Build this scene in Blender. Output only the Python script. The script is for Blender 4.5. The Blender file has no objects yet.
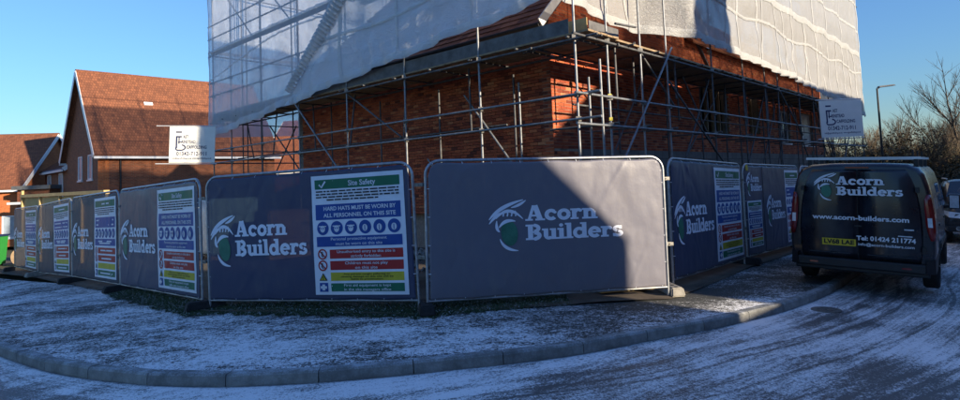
import bpy, bmesh, math, random
from mathutils import Vector, Matrix, noise
random.seed(7)
R = math.radians
sc = bpy.context.scene
col = sc.collection

# ------------------------------------------------------------------ camera, sky, sun, exposure
cam_d = bpy.data.cameras.new('camera'); cam = bpy.data.objects.new('camera', cam_d); col.objects.link(cam); sc.camera = cam
th, ro = R(3.5), R(2.33)
Fv = Vector((0, math.cos(th), math.sin(th))); R0 = Vector((1, 0, 0)); U0 = R0.cross(Fv)
Rv = R0*math.cos(ro) - U0*math.sin(ro); Uv = R0*math.sin(ro) + U0*math.cos(ro)
mx = Matrix((Rv, Uv, -Fv)).transposed().to_4x4(); mx.translation = Vector((0, 0, 1.7)); cam.matrix_world = mx
cam_d.sensor_width = 36; cam_d.lens = 585/960*36; cam_d.shift_y = -54/960
cam_d.clip_start = .05; cam_d.clip_end = 6000

SUN_EL = R(15.5)
S2 = Vector((.76, -.65)).normalized()
Sdir = Vector((S2.x*math.cos(SUN_EL), S2.y*math.cos(SUN_EL), math.sin(SUN_EL)))
w = bpy.data.worlds.new('World'); sc.world = w; w.use_nodes = True
nt = w.node_tree; bg = nt.nodes['Background']
sky = nt.nodes.new('ShaderNodeTexSky'); sky.sky_type = 'NISHITA'; sky.sun_disc = False
sky.sun_elevation = SUN_EL; sky.sun_rotation = math.atan2(S2.x, S2.y)
sky.altitude = 0; sky.air_density = 1.6; sky.dust_density = 0; sky.ozone_density = 10
hs = nt.nodes.new('ShaderNodeHueSaturation'); hs.inputs['Saturation'].default_value = .93; hs.inputs['Hue'].default_value = .507
nt.links.new(sky.outputs[0], hs.inputs['Color']); nt.links.new(hs.outputs[0], bg.inputs[0]); bg.inputs[1].default_value = .1
sl = bpy.data.lights.new('sun', 'SUN'); sl.energy = 4.0; sl.angle = R(.6); sl.color = (1, .85, .64)
so = bpy.data.objects.new('sun', sl); col.objects.link(so); so.rotation_euler = Sdir.to_track_quat('Z', 'Y').to_euler(); so.location = (20, -20, 20)
sc.view_settings.view_transform = 'Standard'; sc.view_settings.look = 'None'; sc.view_settings.gamma = 1
sc.view_settings.exposure = 1.2
sc.cycles.max_bounces = 8; sc.cycles.transparent_max_bounces = 16

# ------------------------------------------------------------------ material helpers
M = {}
class N:
    """small node graph helper"""
    def __init__(s, name):
        s.m = bpy.data.materials.new(name); s.m.use_nodes = True; s.t = s.m.node_tree; s.p = s.t.nodes['Principled BSDF']; s.out = s.t.nodes['Material Output']; M[name] = s.m
    def n(s, typ, **k):
        x = s.t.nodes.new('ShaderNode'+typ)
        for a, b in k.items():
            if a in x.inputs: x.inputs[a].default_value = b
            else: setattr(x, a, b)
        return x
    def l(s, a, b): s.t.links.new(a, b)
    def coord(s, kind='Object', scale=(1, 1, 1)):
        c = s.n('TexCoord'); m = s.n('Mapping'); m.inputs['Scale'].default_value = scale; s.l(c.outputs[kind], m.inputs[0]); return m.outputs[0]
    def noise(s, vec, scale, detail=4, rough=.6, dist=0):
        x = s.n('TexNoise'); x.inputs['Scale'].default_value = scale; x.inputs['Detail'].default_value = detail; x.inputs['Roughness'].default_value = rough; x.inputs['Distortion'].default_value = dist
        s.l(vec, x.inputs['Vector']); return x.outputs['Fac']
    def ramp(s, fac, stops):
        x = s.n('ValToRGB'); e = x.color_ramp.elements
        while len(e) < len(stops): e.new(.5)
        for k, (p, c) in zip(e, stops): k.position = p; k.color = c if len(c) == 4 else (*c, 1)
        s.l(fac, x.inputs[0]); return x.outputs[0]
    def mix(s, fac, a, b, typ='MIX'):
        x = s.n('MixRGB'); x.blend_type = typ
        for i, v in ((0, fac), (1, a), (2, b)):
            if isinstance(v, (int, float)): x.inputs[i].default_value = v
            elif isinstance(v, tuple): x.inputs[i].default_value = (*v, 1) if len(v) == 3 else v
            else: s.l(v, x.inputs[i])
        return x.outputs[0]
    def math(s, op, a, b=0.):
        x = s.n('Math'); x.operation = op
        for i, v in ((0, a), (1, b)):
            if isinstance(v, (int, float)): x.inputs[i].default_value = v
            else: s.l(v, x.inputs[i])
        return x.outputs[0]
    def bump(s, h, strength=.3, dist=.02, prev=None):
        x = s.n('Bump'); x.inputs['Strength'].default_value = strength; x.inputs['Distance'].default_value = dist; s.l(h, x.inputs['Height'])
        if prev is not None: s.l(prev, x.inputs['Normal'])
        return x.outputs[0]
    def set(s, **k):
        for a, b in k.items():
            a = a.replace('_', ' ')
            i = s.p.inputs[a]
            if isinstance(b, (int, float)): i.default_value = b
            elif isinstance(b, tuple): i.default_value = (*b, 1) if len(b) == 3 else b
            else: s.l(b, i)
        return s

def simple(name, c, rough=.6, metal=0, var=.25, scale=6, bump=.05, spec=.4, **k):
    g = N(name); v = g.coord()
    n1 = g.noise(v, scale, 5, .65)
    dark = tuple(x*(1-var) for x in c); light = tuple(min(1, x*(1+var)) for x in c)
    g.set(Base_Color=g.ramp(n1, [(.3, dark), (.7, light)]), Roughness=rough, Metallic=metal)
    g.p.inputs['Specular IOR Level'].default_value = spec
    if bump: g.set(Normal=g.bump(g.noise(v, scale*6, 4), bump, .01))
    g.set(**k); return g.m

simple('galv', (.24, .25, .26), .5, .45, .35, 9, .05)
simple('galv_old', (.12, .12, .12), .65, .3, .45, 7, .1)
simple('fence_steel', (.38, .39, .40), .42, .65, .3, 12)
simple('coupler_steel', (.22, .21, .19), .55, .6, .4, 20)
simple('yellow_cap', (.65, .55, .08), .5)
simple('rubber', (.022, .022, .022), .85, 0, .4, 12, .3)
simple('concrete', (.30, .29, .26), .9, 0, .3, 6, .3)
simple('concrete_block', (.27, .25, .21), .9, 0, .35, 9, .4)
simple('blockwork', (.19, .18, .165), .95, 0, .35, 5, .4)
simple('mortar', (.34, .27, .20), .95, 0, .25, 14, .3)
simple('timber', (.30, .21, .12), .8, 0, .35, 5, .2)
simple('sand_timber', (.50, .36, .16), .8, 0, .15, 5, .2)
simple('white_upvc', (.74, .75, .76), .35, 0, .06, 3, 0)
simple('white_metal', (.62, .63, .64), .4, .2, .12, 3, 0)
simple('black_plastic', (.018, .018, .02), .5, 0, .3, 8, .05)
simple('dark_interior', (.02, .02, .022), .9, 0, .3, 3, 0)
simple('glass_window', (.05, .06, .07), .06, 0, .2, 2, 0, 1.0)
simple('pane_curtain', (.30, .36, .42), .25, 0, .3, 2, 0, .6)
simple('glass_car', (.012, .014, .016), .04, 0, .2, 2, 0, 1.0)
simple('rim', (.30, .31, .32), .35, .8, .1, 5, 0)
simple('red_lens', (.20, .008, .008), .15, 0, .2, 8, 0, .8)
simple('clear_lens', (.65, .68, .70), .1, 0, .2, 14, 0, 1)
simple('plate_yellow', (.62, .44, .02), .4, 0, .1, 8, 0)
simple('print_black', (.01, .01, .012), .6, 0, .1, 8, 0)
simple('print_white', (.72, .73, .76), .5, 0, .06, 8, 0)
simple('print_lilac', (.82, .84, .90), .5, 0, .06, 8, 0)
simple('print_acorn', (.05, .19, .12), .5, 0, .25, 6, 0)
simple('sign_white', (.80, .82, .86), .45, 0, .05, 5, 0)
simple('sign_green', (.008, .15, .075), .5, 0, .1, 5, 0)
simple('sign_blue', (.012, .07, .30), .5, 0, .1, 5, 0)
simple('sign_red', (.42, .018, .02), .5, 0, .1, 5, 0)
simple('sign_yellow', (.55, .46, .03), .5, 0, .1, 5, 0)
simple('print_navy', (.02, .03, .10), .5, 0, .1, 5, 0)
simple('board_cream', (.82, .81, .74), .5, 0, .05, 2, .02)
simple('bin_green', (.03, .25, .05), .45, 0, .15, 3, .05)
simple('navy_plastic', (.015, .03, .09), .5, 0, .15, 3, .05)
simple('soil', (.10, .075, .05), .95, 0, .4, 3, .5)
simple('render_paint', (.045, .055, .08), .5)
simple('solar_dark', (.02, .03, .05), .12, 0, .2, 2, 0, .9)
simple('plastic_cyan', (.25, .5, .6), .4)
simple('lead', (.12, .125, .13), .6)

# car paint
def paint(name, c, r=.28):
    g = N(name); v = g.coord(); d = g.noise(v, 3.5, 6, .7)
    dirt = g.ramp(d, [(.45, (0, 0, 0)), (.8, (1, 1, 1))])
    sp = g.n('SeparateXYZ'); g.l(v, sp.inputs[0]); low = g.ramp(sp.outputs[2], [(.35, (1, 1, 1)), (1.0, (.12, .12, .12))]); salt = g.ramp(g.noise(g.coord('Object', (3, 3, .7)), 6, 6, .75), [(.40, (0, 0, 0)), (.70, (1, 1, 1))])
    g.set(Base_Color=g.mix(g.math('ADD', g.math('MULTIPLY', dirt, .12), g.math('MULTIPLY', g.math('MULTIPLY', salt, low), .16)), c, (.13, .125, .12)), Roughness=g.ramp(d, [(.3, (r,)*3), (.8, (r+.2,)*3)]))
    g.p.inputs['Coat Weight'].default_value = .5; g.p.inputs['Coat Roughness'].default_value = .12
paint('van_paint', (.004, .006, .012), .22)
paint('suv_paint', (.012, .014, .018))

# bricks laid one by one: colour of each brick from a face attribute
def brick_real(name, stops):
    g = N(name); a = g.n('Attribute'); a.attribute_name = 'tint'; v = g.coord()
    base = g.ramp(a.outputs['Fac'], stops)
    n1 = g.noise(v, 25, 5); c = g.mix(.35, base, g.ramp(n1, [(.3, (.55, .5, .5)), (.7, (1.1, 1.1, 1.1))]), 'MULTIPLY')
    big = g.noise(v, .6, 3); c = g.mix(.25, c, g.ramp(big, [(.35, (.7, .68, .66)), (.65, (1.15, 1.1, 1.1))]), 'MULTIPLY')
    g.set(Base_Color=c, Roughness=.85, Normal=g.bump(n1, .35, .004))
brick_real('brick_red', [(0, (.14, .028, .013)), (.3, (.34, .062, .022)), (.7, (.52, .12, .038)), (1, (.60, .22, .09))])
brick_real('tile_clay', [(0, (.16, .06, .035)), (.5, (.25, .10, .055)), (1, (.33, .14, .08))])

def brick_tex(name, c1, c2, mort, sx=.225, sy=.075, msize=.010, bump=.6):
    g = N(name); v = g.coord('UV'); b = g.n('TexBrick'); g.l(v, b.inputs['Vector'])
    b.inputs['Color1'].default_value = (*c1, 1); b.inputs['Color2'].default_value = (*c2, 1); b.inputs['Mortar'].default_value = (*mort, 1)
    b.inputs['Scale'].default_value = 1; b.inputs['Brick Width'].default_value = sx; b.inputs['Row Height'].default_value = sy; b.inputs['Mortar Size'].default_value = msize; b.inputs['Mortar Smooth'].default_value = .2
    o = g.coord(); n1 = g.noise(o, 2.2, 5, .7); n2 = g.noise(o, 30, 3)
    c = g.mix(.6, b.outputs['Color'], g.ramp(n2, [(.3, (.6, .55, .5)), (.7, (1.2, 1.2, 1.2))]), 'MULTIPLY')
    c = g.mix(.5, c, g.ramp(n1, [(.3, (.72, .7, .7)), (.7, (1.15, 1.12, 1.1))]), 'MULTIPLY')
    inv = g.math('SUBTRACT', 1., b.outputs['Fac'])
    g.set(Base_Color=c, Roughness=.85, Normal=g.bump(inv, bump, .01)); return g
brick_tex('brick_far', (.36, .10, .038), (.20, .05, .022), (.26, .17, .10))
brick_tex('brick_orange', (.62, .17, .045), (.46, .11, .03), (.42, .22, .10))
brick_tex('block_tex', (.22, .21, .19), (.16, .15, .14), (.12, .11, .10), .45, .225, .012)
def tile_tex(name, c1, c2, frost=0):
    g = brick_tex(name, c1, c2, tuple(x*.35 for x in c1), .15, .21, .010, .6)
    return g
tile_tex('roof_tile_orange', (.29, .105, .048), (.18, .065, .032))
tile_tex('roof_tile_red', (.33, .11, .045), (.24, .075, .032))

# debris netting: fabric you can see through a little
def net_mat(name, c, transp, trans=.45, weave=.5):
    g = N(name); v = g.coord(); t = g.t
    n1 = g.noise(v, 1.3, 5, .6, .8); n2 = g.noise(g.coord('Object', (1, 1, 2.2)), 7, 5, .65, 1.2)
    cc = g.mix(.6, tuple(x for x in c), g.ramp(n1, [(.3, (.78, .78, .80)), (.7, (1.08, 1.08, 1.06))]), 'MULTIPLY')
    nb = g.bump(n2, .6, .05)
    d = g.n('BsdfDiffuse'); tr = g.n('BsdfTranslucent'); tp = g.n('BsdfTransparent'); gl = g.n('BsdfGlossy'); gl.inputs['Roughness'].default_value = .45
    for x in (d, tr): g.l(cc, x.inputs['Color']); g.l(nb, x.inputs['Normal'])
    g.l(nb, gl.inputs['Normal'])
    m1 = g.n('MixShader'); m1.inputs[0].default_value = trans; g.l(d.outputs[0], m1.inputs[1]); g.l(tr.outputs[0], m1.inputs[2])
    mg = g.n('MixShader'); mg.inputs[0].default_value = .07; g.l(m1.outputs[0], mg.inputs[1]); g.l(gl.outputs[0], mg.inputs[2])
    m2 = g.n('MixShader'); g.l(mg.outputs[0], m2.inputs[1]); g.l(tp.outputs[0], m2.inputs[2])
    g.l(g.ramp(n1, [(.3, (max(0, transp-.12),)*3), (.7, (transp+.1,)*3)]), m2.inputs[0])
    g.l(m2.outputs[0], g.out.inputs['Surface']); return g.m
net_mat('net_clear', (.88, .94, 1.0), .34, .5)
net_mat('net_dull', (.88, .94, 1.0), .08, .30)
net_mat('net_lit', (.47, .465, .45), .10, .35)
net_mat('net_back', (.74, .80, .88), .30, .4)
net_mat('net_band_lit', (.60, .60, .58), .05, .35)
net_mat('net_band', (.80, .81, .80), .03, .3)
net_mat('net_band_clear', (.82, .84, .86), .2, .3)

# printed mesh banner
def banner_mat(name, base, dust, amt, transp):
    g = N(name); v = g.coord('Object')
    n1 = g.noise(v, 1.6, 6, .7); n2 = g.noise(g.coord('Object', (1, 1, .25)), 9, 6, .7); n3 = g.noise(v, 45, 3, .8)
    sp = g.n('SeparateXYZ'); g.l(v, sp.inputs[0])
    low = g.ramp(g.math('ADD', sp.outputs[2], g.math('MULTIPLY', n1, .5)), [(.22, (1, 1, 1)), (.62, (0, 0, 0))])
    dirt = g.math('MULTIPLY', g.ramp(n1, [(.42, (0, 0, 0)), (.75, (1, 1, 1))]), g.ramp(n2, [(.35, (0, 0, 0)), (.7, (1, 1, 1))]))
    splash = g.math('MULTIPLY', low, g.ramp(n3, [(.55, (.15, .15, .15)), (.68, (1, 1, 1))]))
    c = g.mix(g.math('MULTIPLY', g.math('MAXIMUM', dirt, g.math('MULTIPLY', splash, .8)), amt), base, dust)
    g.set(Base_Color=c, Roughness=.42, Normal=g.bump(g.math('ADD', n1, g.math('MULTIPLY', n2, .3)), .3, .02))
    g.p.inputs['Sheen Weight'].default_value = .4 if name == 'banner_sunlit' else .1; g.p.inputs['Sheen Roughness'].default_value = .6; g.p.inputs['Sheen Tint'].default_value = (.95, .85, .75, 1)
    tp = g.n('BsdfTransparent'); m = g.n('MixShader'); m.inputs[0].default_value = transp
    g.l(g.p.outputs[0], m.inputs[1]); g.l(tp.outputs[0], m.inputs[2]); g.l(m.outputs[0], g.out.inputs['Surface'])
banner_mat('banner', (.036, .050, .115), (.22, .20, .17), .30, .13)
banner_mat('banner_sunlit', (.150, .148, .185), (.32, .28, .23), .35, .10)  # paler copy for the half sunlit panel; sunlight put into its base colour
def sheer_banner_mat():  # lighter, browner and more see-through than the other banners
    g = N('banner_sheer'); v = g.coord('Object'); n1 = g.noise(v, 2, 6, .7)
    g.set(Base_Color=g.mix(g.ramp(n1, [(.4, (0, 0, 0)), (.8, (.35, .35, .35))]), (.06, .07, .10), (.15, .13, .11)), Roughness=.6)
    tp = g.n('BsdfTransparent'); m = g.n('MixShader'); m.inputs[0].default_value = .28
    g.l(g.p.outputs[0], m.inputs[1]); g.l(tp.outputs[0], m.inputs[2]); g.l(m.outputs[0], g.out.inputs['Surface'])
sheer_banner_mat()

# tarmac with frost. UV: u metres along the kerb, v metres out from it
def road_mat():
    g = N('road_frost'); uv = g.coord('UV'); ob = g.coord()
    st = g.coord('UV', (.35, 2.4, 1)); st2 = g.coord('UV', (.35, 13, 1))
    fine = g.noise(ob, 30, 5, .8); grit = g.noise(ob, 70, 3, .8); mid = g.noise(ob, 5.5, 7, .75, .6); big = g.noise(ob, .7, 4, .6)
    streak = g.noise(st, 1.6, 6, .65, .4); streak2 = g.noise(st2, 2.2, 5, .7)
    sep = g.n('SeparateXYZ'); g.l(uv, sep.inputs[0])
    # wheel paths: wandering lines at set distances from the kerb
    wob = g.math('MULTIPLY', g.math('SUBTRACT', g.noise(g.coord('UV', (.16, .05, 1)), 1., 2), .5), .9)
    d = g.math('ADD', sep.outputs[1], wob)
    def band(c, wd, soft):
        a = g.math('ABSOLUTE', g.math('SUBTRACT', d, c)); return g.ramp(g.math('DIVIDE', a, wd*2), [(.5-soft, (1, 1, 1)), (.5, (0, 0, 0))])
    tr = band(.55, .10, .3)
    for c, wd in ((.80, .035), (.95, .035), (1.5, .03), (2.1, .05), (2.28, .04), (2.42, .03), (3.3, .05), (3.7, .16), (4.3, .04), (5.2, .2)): tr = g.mix(1., tr, band(c, wd, .3), 'LIGHTEN')
    tr = g.math('MULTIPLY', tr, g.ramp(streak2, [(.38, (.1, .1, .1)), (.55, (1, 1, 1))]))
    gut = g.ramp(sep.outputs[1], [(.0, (1, 1, 1)), (.35, (.6, .6, .6)), (.9, (0, 0, 0))])
    cov = g.math('ADD', g.math('MULTIPLY', streak, .9), g.math('MULTIPLY', mid, .55))
    cov = g.math('ADD', cov, g.math('MULTIPLY', g.math('SUBTRACT', big, .5), 1.5))
    cov = g.math('ADD', cov, g.math('MULTIPLY', gut, .22))
    cov = g.math('ADD', cov, g.math('MULTIPLY', g.math('SUBTRACT', streak2, .5), .7))
    cov = g.math('ADD', cov, g.math('MULTIPLY', g.math('SUBTRACT', fine, .5), 1.7))
    cov = g.math('ADD', cov, g.math('MULTIPLY', g.math('SUBTRACT', grit, .5), 1.6))
    mp = g.n('Mapping'); mp.inputs['Rotation'].default_value = (0, 0, R(-41)); g.l(ob, mp.inputs[0])
    m2 = g.n('Mapping'); m2.inputs['Scale'].default_value = (.22, 9, 1); g.l(mp.outputs[0], m2.inputs[0]); dr = g.noise(m2.outputs[0], 2.4, 5, .7, .15)
    m3 = g.n('Mapping'); m3.inputs['Scale'].default_value = (.12, 2.2, 1); g.l(mp.outputs[0], m3.inputs[0]); dr2 = g.noise(m3.outputs[0], 1.5, 3, .6, .2)
    cov = g.math('ADD', cov, g.math('MULTIPLY', g.math('SUBTRACT', dr, .5), .8)); cov = g.math('ADD', cov, g.math('MULTIPLY', g.math('SUBTRACT', dr2, .5), .6))
    cov = g.math('SUBTRACT', cov, g.math('MULTIPLY', tr, .30))
    fr = g.ramp(cov, [(.55, (.05, .05, .05)), (.71, (.42, .42, .42)), (.92, (1, 1, 1))])
    asph = g.ramp(grit, [(.3, (.03, .03, .03)), (.7, (.10, .098, .093))])
    fr = g.math('MULTIPLY', fr, g.ramp(g.math('ADD', sep.outputs[1], g.math('MULTIPLY', fine, .06)), [(.035, (.1, .1, .1)), (.075, (1, 1, 1))]))
    c = g.mix(fr, asph, (.93, .92, .90))
    h = g.math('ADD', g.math('MULTIPLY', fr, .5), g.math('MULTIPLY', grit, .5))
    g.set(Base_Color=c, Roughness=g.ramp(fr, [(0, (.55,)*3), (1, (.8,)*3)]), Normal=g.bump(h, .5, .012))
road_mat()
def pave_mat():
    g = N('pavement_frost'); uv = g.coord('UV'); ob = g.coord()
    fine = g.noise(ob, 26, 5, .8); grit = g.noise(ob, 62, 3, .8)
    mid = g.noise(g.coord('Object', (1, 1.5, 1)), 9, 6, .72, 1.0); lump = g.noise(g.coord('Object', (.8, 1.6, 1)), 2.6, 5, .6, .8); big = g.noise(ob, .55, 3, .5)
    sep = g.n('SeparateXYZ'); g.l(ob, sep.inputs[0])
    # bare tarmac to the right of about x=1, frost kept along the kerb
    bare = g.ramp(g.math('DIVIDE', g.math('ADD', sep.outputs[0], 10.), 20.), [(.52, (0, 0, 0)), (.60, (1, 1, 1))])
    su = g.n('SeparateXYZ'); g.l(uv, su.inputs[0])
    edge = g.ramp(su.outputs[1], [(.15, (.0, .0, .0)), (1.0, (1, 1, 1))])
    far = g.ramp(g.math('DIVIDE', sep.outputs[0], 12.), [(.30, (0, 0, 0)), (.42, (1, 1, 1))])
    bare = g.math('MULTIPLY', bare, g.mix(far, edge, (.55, .55, .55)))
    cov = g.math('ADD', g.math('MULTIPLY', mid, 1.15), g.math('MULTIPLY', lump, .95))
    cov = g.math('SUBTRACT', cov, .36)
    cov = g.math('ADD', cov, g.math('MULTIPLY', g.math('SUBTRACT', big, .5), 1.1))
    cov = g.math('ADD', cov, g.math('MULTIPLY', g.math('SUBTRACT', fine, .5), 1.9))
    cov = g.math('ADD', cov, g.math('MULTIPLY', g.math('SUBTRACT', grit, .5), 1.5))
    cov = g.math('SUBTRACT', cov, g.math('MULTIPLY', bare, .42))
    fr = g.ramp(cov, [(.50, (0, 0, 0)), (.60, (.25, .25, .25)), (.68, (.75, .75, .75)), (.80, (1, 1, 1))])
    asph = g.ramp(grit, [(.3, (.022, .024, .020)), (.7, (.08, .079, .068))])
    c = g.mix(fr, asph, (.93, .93, .92)); h = g.math('ADD', g.math('MULTIPLY', fr, .7), g.math('MULTIPLY', grit, .4))
    g.set(Base_Color=c, Roughness=.8, Normal=g.bump(h, .6, .02))
pave_mat()
def kerb_mat():
    g = N('kerb_stone'); ob = g.coord(); n1 = g.noise(ob, 5, 6, .7); n2 = g.noise(ob, 70, 3, .7); oi = g.n('ObjectInfo')
    c = g.ramp(n1, [(.3, (.14, .14, .13)), (.7, (.29, .285, .26))])
    c = g.mix(.5, c, g.ramp(oi.outputs['Random'], [(0, (.7, .7, .7)), (1, (1.2, 1.2, 1.15))]), 'MULTIPLY')
    geo = g.n('NewGeometry'); s = g.n('SeparateXYZ'); g.l(geo.outputs['Normal'], s.inputs[0])
    fr = g.math('MULTIPLY', g.ramp(g.math('ADD', g.math('MULTIPLY', n2, .6), g.math('MULTIPLY', n1, .5)), [(.52, (0, 0, 0)), (.66, (.7, .7, .7))]), g.ramp(s.outputs[2], [(.5, (.15, .15, .15)), (.9, (1, 1, 1))]))
    g.set(Base_Color=g.mix(fr, c, (.6, .65, .7)), Roughness=.9, Normal=g.bump(n2, .4, .006))
kerb_mat()
def grass_mat():
    g = N('grass'); a = g.n('Attribute'); a.attribute_name = 'tint'
    g.set(Base_Color=g.ramp(a.outputs['Fac'], [(0, (.012, .03, .008)), (.6, (.035, .075, .018)), (.92, (.09, .12, .04)), (1, (.5, .55, .55))]), Roughness=.7)
grass_mat()
simple('grass_soil', (.02, .03, .012), .95, 0, .5, 20, .5)
simple('bark', (.10, .075, .05), .9, 0, .4, 12, .2)
simple('bark_pale', (.19, .145, .095), .9, 0, .4, 12, .2)
simple('leaf_dark', (.025, .030, .013), .7, 0, .5, 4, 0)
simple('leaf_brown', (.13, .09, .04), .8, 0, .5, 2, 0)
simple('field', (.06, .07, .035), .95, 0, .4, .5, .3)

# ------------------------------------------------------------------ object helpers
def new_obj(name, mesh, parent=None):
    o = bpy.data.objects.new(name, mesh); col.objects.link(o)
    if parent is not None: o.parent = parent
    return o
def tag(o, label=None, cat=None, group=None, kind=None):
    if label: o['label'] = label
    if cat: o['category'] = cat
    if group: o['group'] = group
    if kind: o['kind'] = kind
    return o
def empty(name, loc=(0, 0, 0), rz=0, label=None, cat=None, group=None, kind=None, rx=0, ry=0):
    o = new_obj(name, None); o.location = loc; o.rotation_euler = (rx, ry, rz); o.empty_display_size = .2
    return tag(o, label, cat, group, kind)

class MB:
    def __init__(s): s.v = []; s.f = []; s.mi = []; s.tint = []; s.sm = []
    def add(s, vs, fs, mi=0, tint=None, smooth=False):
        b = len(s.v); s.v += [tuple(x) for x in vs]
        for f in fs: s.f.append(tuple(b+i for i in f)); s.mi.append(mi); s.tint.append(tint if tint is not None else .5); s.sm.append(smooth)
        return s
    def box(s, a, b, mi=0, tint=None):
        x0, y0, z0 = a; x1, y1, z1 = b
        vs = [(x0, y0, z0), (x1, y0, z0), (x1, y1, z0), (x0, y1, z0), (x0, y0, z1), (x1, y0, z1), (x1, y1, z1), (x0, y1, z1)]
        return s.add(vs, [(0, 3, 2, 1), (4, 5, 6, 7), (0, 1, 5, 4), (1, 2, 6, 5), (2, 3, 7, 6), (3, 0, 4, 7)], mi, tint)
    def obox(s, o, ax, ay, az, mi=0, tint=None):
        """box from corner o with edge vectors"""
        o, ax, ay, az = map(Vector, (o, ax, ay, az))
        vs = [o, o+ax, o+ax+ay, o+ay, o+az, o+ax+az, o+ax+ay+az, o+ay+az]
        fs = [(0, 3, 2, 1), (4, 5, 6, 7), (0, 1, 5, 4), (1, 2, 6, 5), (2, 3, 7, 6), (3, 0, 4, 7)]
        if ax.cross(ay).dot(az) < 0: fs = [f[::-1] for f in fs]
        return s.add(vs, fs, mi, tint)
    def tube(s, pts, r, n=8, mi=0, cap=True, tint=None, r2=None):
        pts = [Vector(p) for p in pts]; rings = []; up = None
        for i, p in enumerate(pts):
            if i == 0: d = pts[1]-p
            elif i == len(pts)-1: d = p-pts[i-1]
            else: d = (pts[i+1]-p).normalized()+(p-pts[i-1]).normalized()
            d.normalize()
            if up is None: up = Vector((0, 0, 1)) if abs(d.z) < .9 else Vector((1, 0, 0))
            a = d.cross(up).normalized(); b = a.cross(d).normalized(); up = b
            rr = r if r2 is None else r+(r2-r)*i/(len(pts)-1)
            rings.append([p+a*(math.cos(2*math.pi*k/n)*rr)+b*(math.sin(2*math.pi*k/n)*rr) for k in range(n)])
        vs = [q for ring in rings for q in ring]; fs = []
        for i in range(len(rings)-1):
            for k in range(n): fs.append((i*n+k, i*n+(k+1) % n, (i+1)*n+(k+1) % n, (i+1)*n+k))
        s.add(vs, fs, mi, tint, True)
        if cap:
            s.add(rings[0], [tuple(range(n))[::-1]], mi, tint); s.add(rings[-1], [tuple(range(n))], mi, tint)
        return s
    def poly(s, pts, mi=0, tint=None): return s.add(pts, [tuple(range(len(pts)))], mi, tint)
    def grid(s, fn, nu, nv, mi=0, smooth=True, flip=False):
        vs = [fn(i/nu, j/nv) for j in range(nv+1) for i in range(nu+1)]; fs = []
        for j in range(nv):
            for i in range(nu):
                a = j*(nu+1)+i; f = (a, a+1, a+nu+2, a+nu+1); fs.append(f[::-1] if flip else f)
        return s.add(vs, fs, mi, None, smooth)
    def mesh(s, name, mats, uv=None):
        me = bpy.data.meshes.new(name); me.from_pydata(s.v, [], s.f)
        for m in (mats if isinstance(mats, (list, tuple)) else [mats]): me.materials.append(M[m])
        me.polygons.foreach_set('material_index', s.mi); me.polygons.foreach_set('use_smooth', s.sm)
        at = me.attributes.new('tint', 'FLOAT', 'FACE'); at.data.foreach_set('value', s.tint)
        ul = me.uv_layers.new(name='UVMap'); Z = Vector((0, 0, 1))
        if uv is not None:
            buf = []
            for l in me.loops: buf += uv[l.vertex_index]
            ul.data.foreach_set('uv', buf)
        elif len(s.f) < 30000:
            buf = []
            for p in me.polygons:
                n = p.normal; t = Z.cross(n)
                if t.length < 1e-3: t = Vector((1, 0, 0))
                t.normalize(); b = n.cross(t)
                for vi in p.vertices:
                    q = me.vertices[vi].co; buf += [q.dot(t), q.dot(b)]
            ul.data.foreach_set('uv', buf)
        me.update(); return me
    def build(s, name, mats, parent=None, kind=None, label=None, uv=None):
        o = new_obj(name, s.mesh(name, mats, uv), parent)
        if kind: o['kind'] = kind
        if label: o['label'] = label
        return o

def copy_tree(o, parent=None):
    c = o.copy(); col.objects.link(c); c.parent = parent
    for ch in list(o.children): copy_tree(ch, c)
    return c

def V2(a, b, c=0): return Vector((a, b, c))
def lerp(a, b, t): return a+(b-a)*t
def interp(tab, x):
    if x <= tab[0][0]: return tab[0][1]
    for (x0, y0), (x1, y1) in zip(tab, tab[1:]):
        if x <= x1:
            t = (x-x0)/(x1-x0); return lerp(y0, y1, t)
    return tab[-1][1]

# ground height of pavement and site
GT = [(-60, -2.2), (-30, -1.35), (-20, -.86), (-15.9, -.66), (-13, -.53), (-10.2, -.38), (-7.45, -.24), (-4.4, -.13), (-2.5, -.08), (-.8, -.06), (1, -.07), (2.8, -.11), (5.4, -.22), (8, -.31), (12, -.42), (20, -.62), (40, -.95), (60, -1.2)]
def g(x, y=0):
    return (interp(GT, x-.5)+interp(GT, x)+interp(GT, x+.5))/3

# ------------------------------------------------------------------ kerb line, road, pavement, ground
K0 = [(-22, 19.5), (-14, 13.4), (-9.2, 9.9), (-6.35, 7.75), (-5.1, 6.85), (-4.35, 6.42), (-3.42, 6.02), (-2.6, 5.82), (-1.82, 5.78), (-1.1, 5.84), (-.38, 5.98), (.53, 6.19), (1.22, 6.47), (1.88, 6.84), (2.57, 7.2), (3.22, 7.6), (4.28, 8.4), (5.75, 9.8), (8, 12.4), (12, 17.0), (20, 26.2), (34, 42)]
def catmull(P, n=12):
    out = []; P = [Vector((*p, 0)) for p in P]; Q = [P[0]*2-P[1]]+P+[P[-1]*2-P[-2]]
    for i in range(1, len(Q)-2):
        a, b, c, d = Q[i-1:i+3]
        for k in range(n):
            t = k/n; out.append(.5*((2*b)+(c-a)*t+(2*a-5*b+4*c-d)*t*t+(3*b-a-3*c+d)*t**3))
    out.append(P[-1]); return out
KC = catmull(K0)
KL = [0]
for a, b in zip(KC, KC[1:]): KL.append(KL[-1]+(b-a).length)
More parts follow.
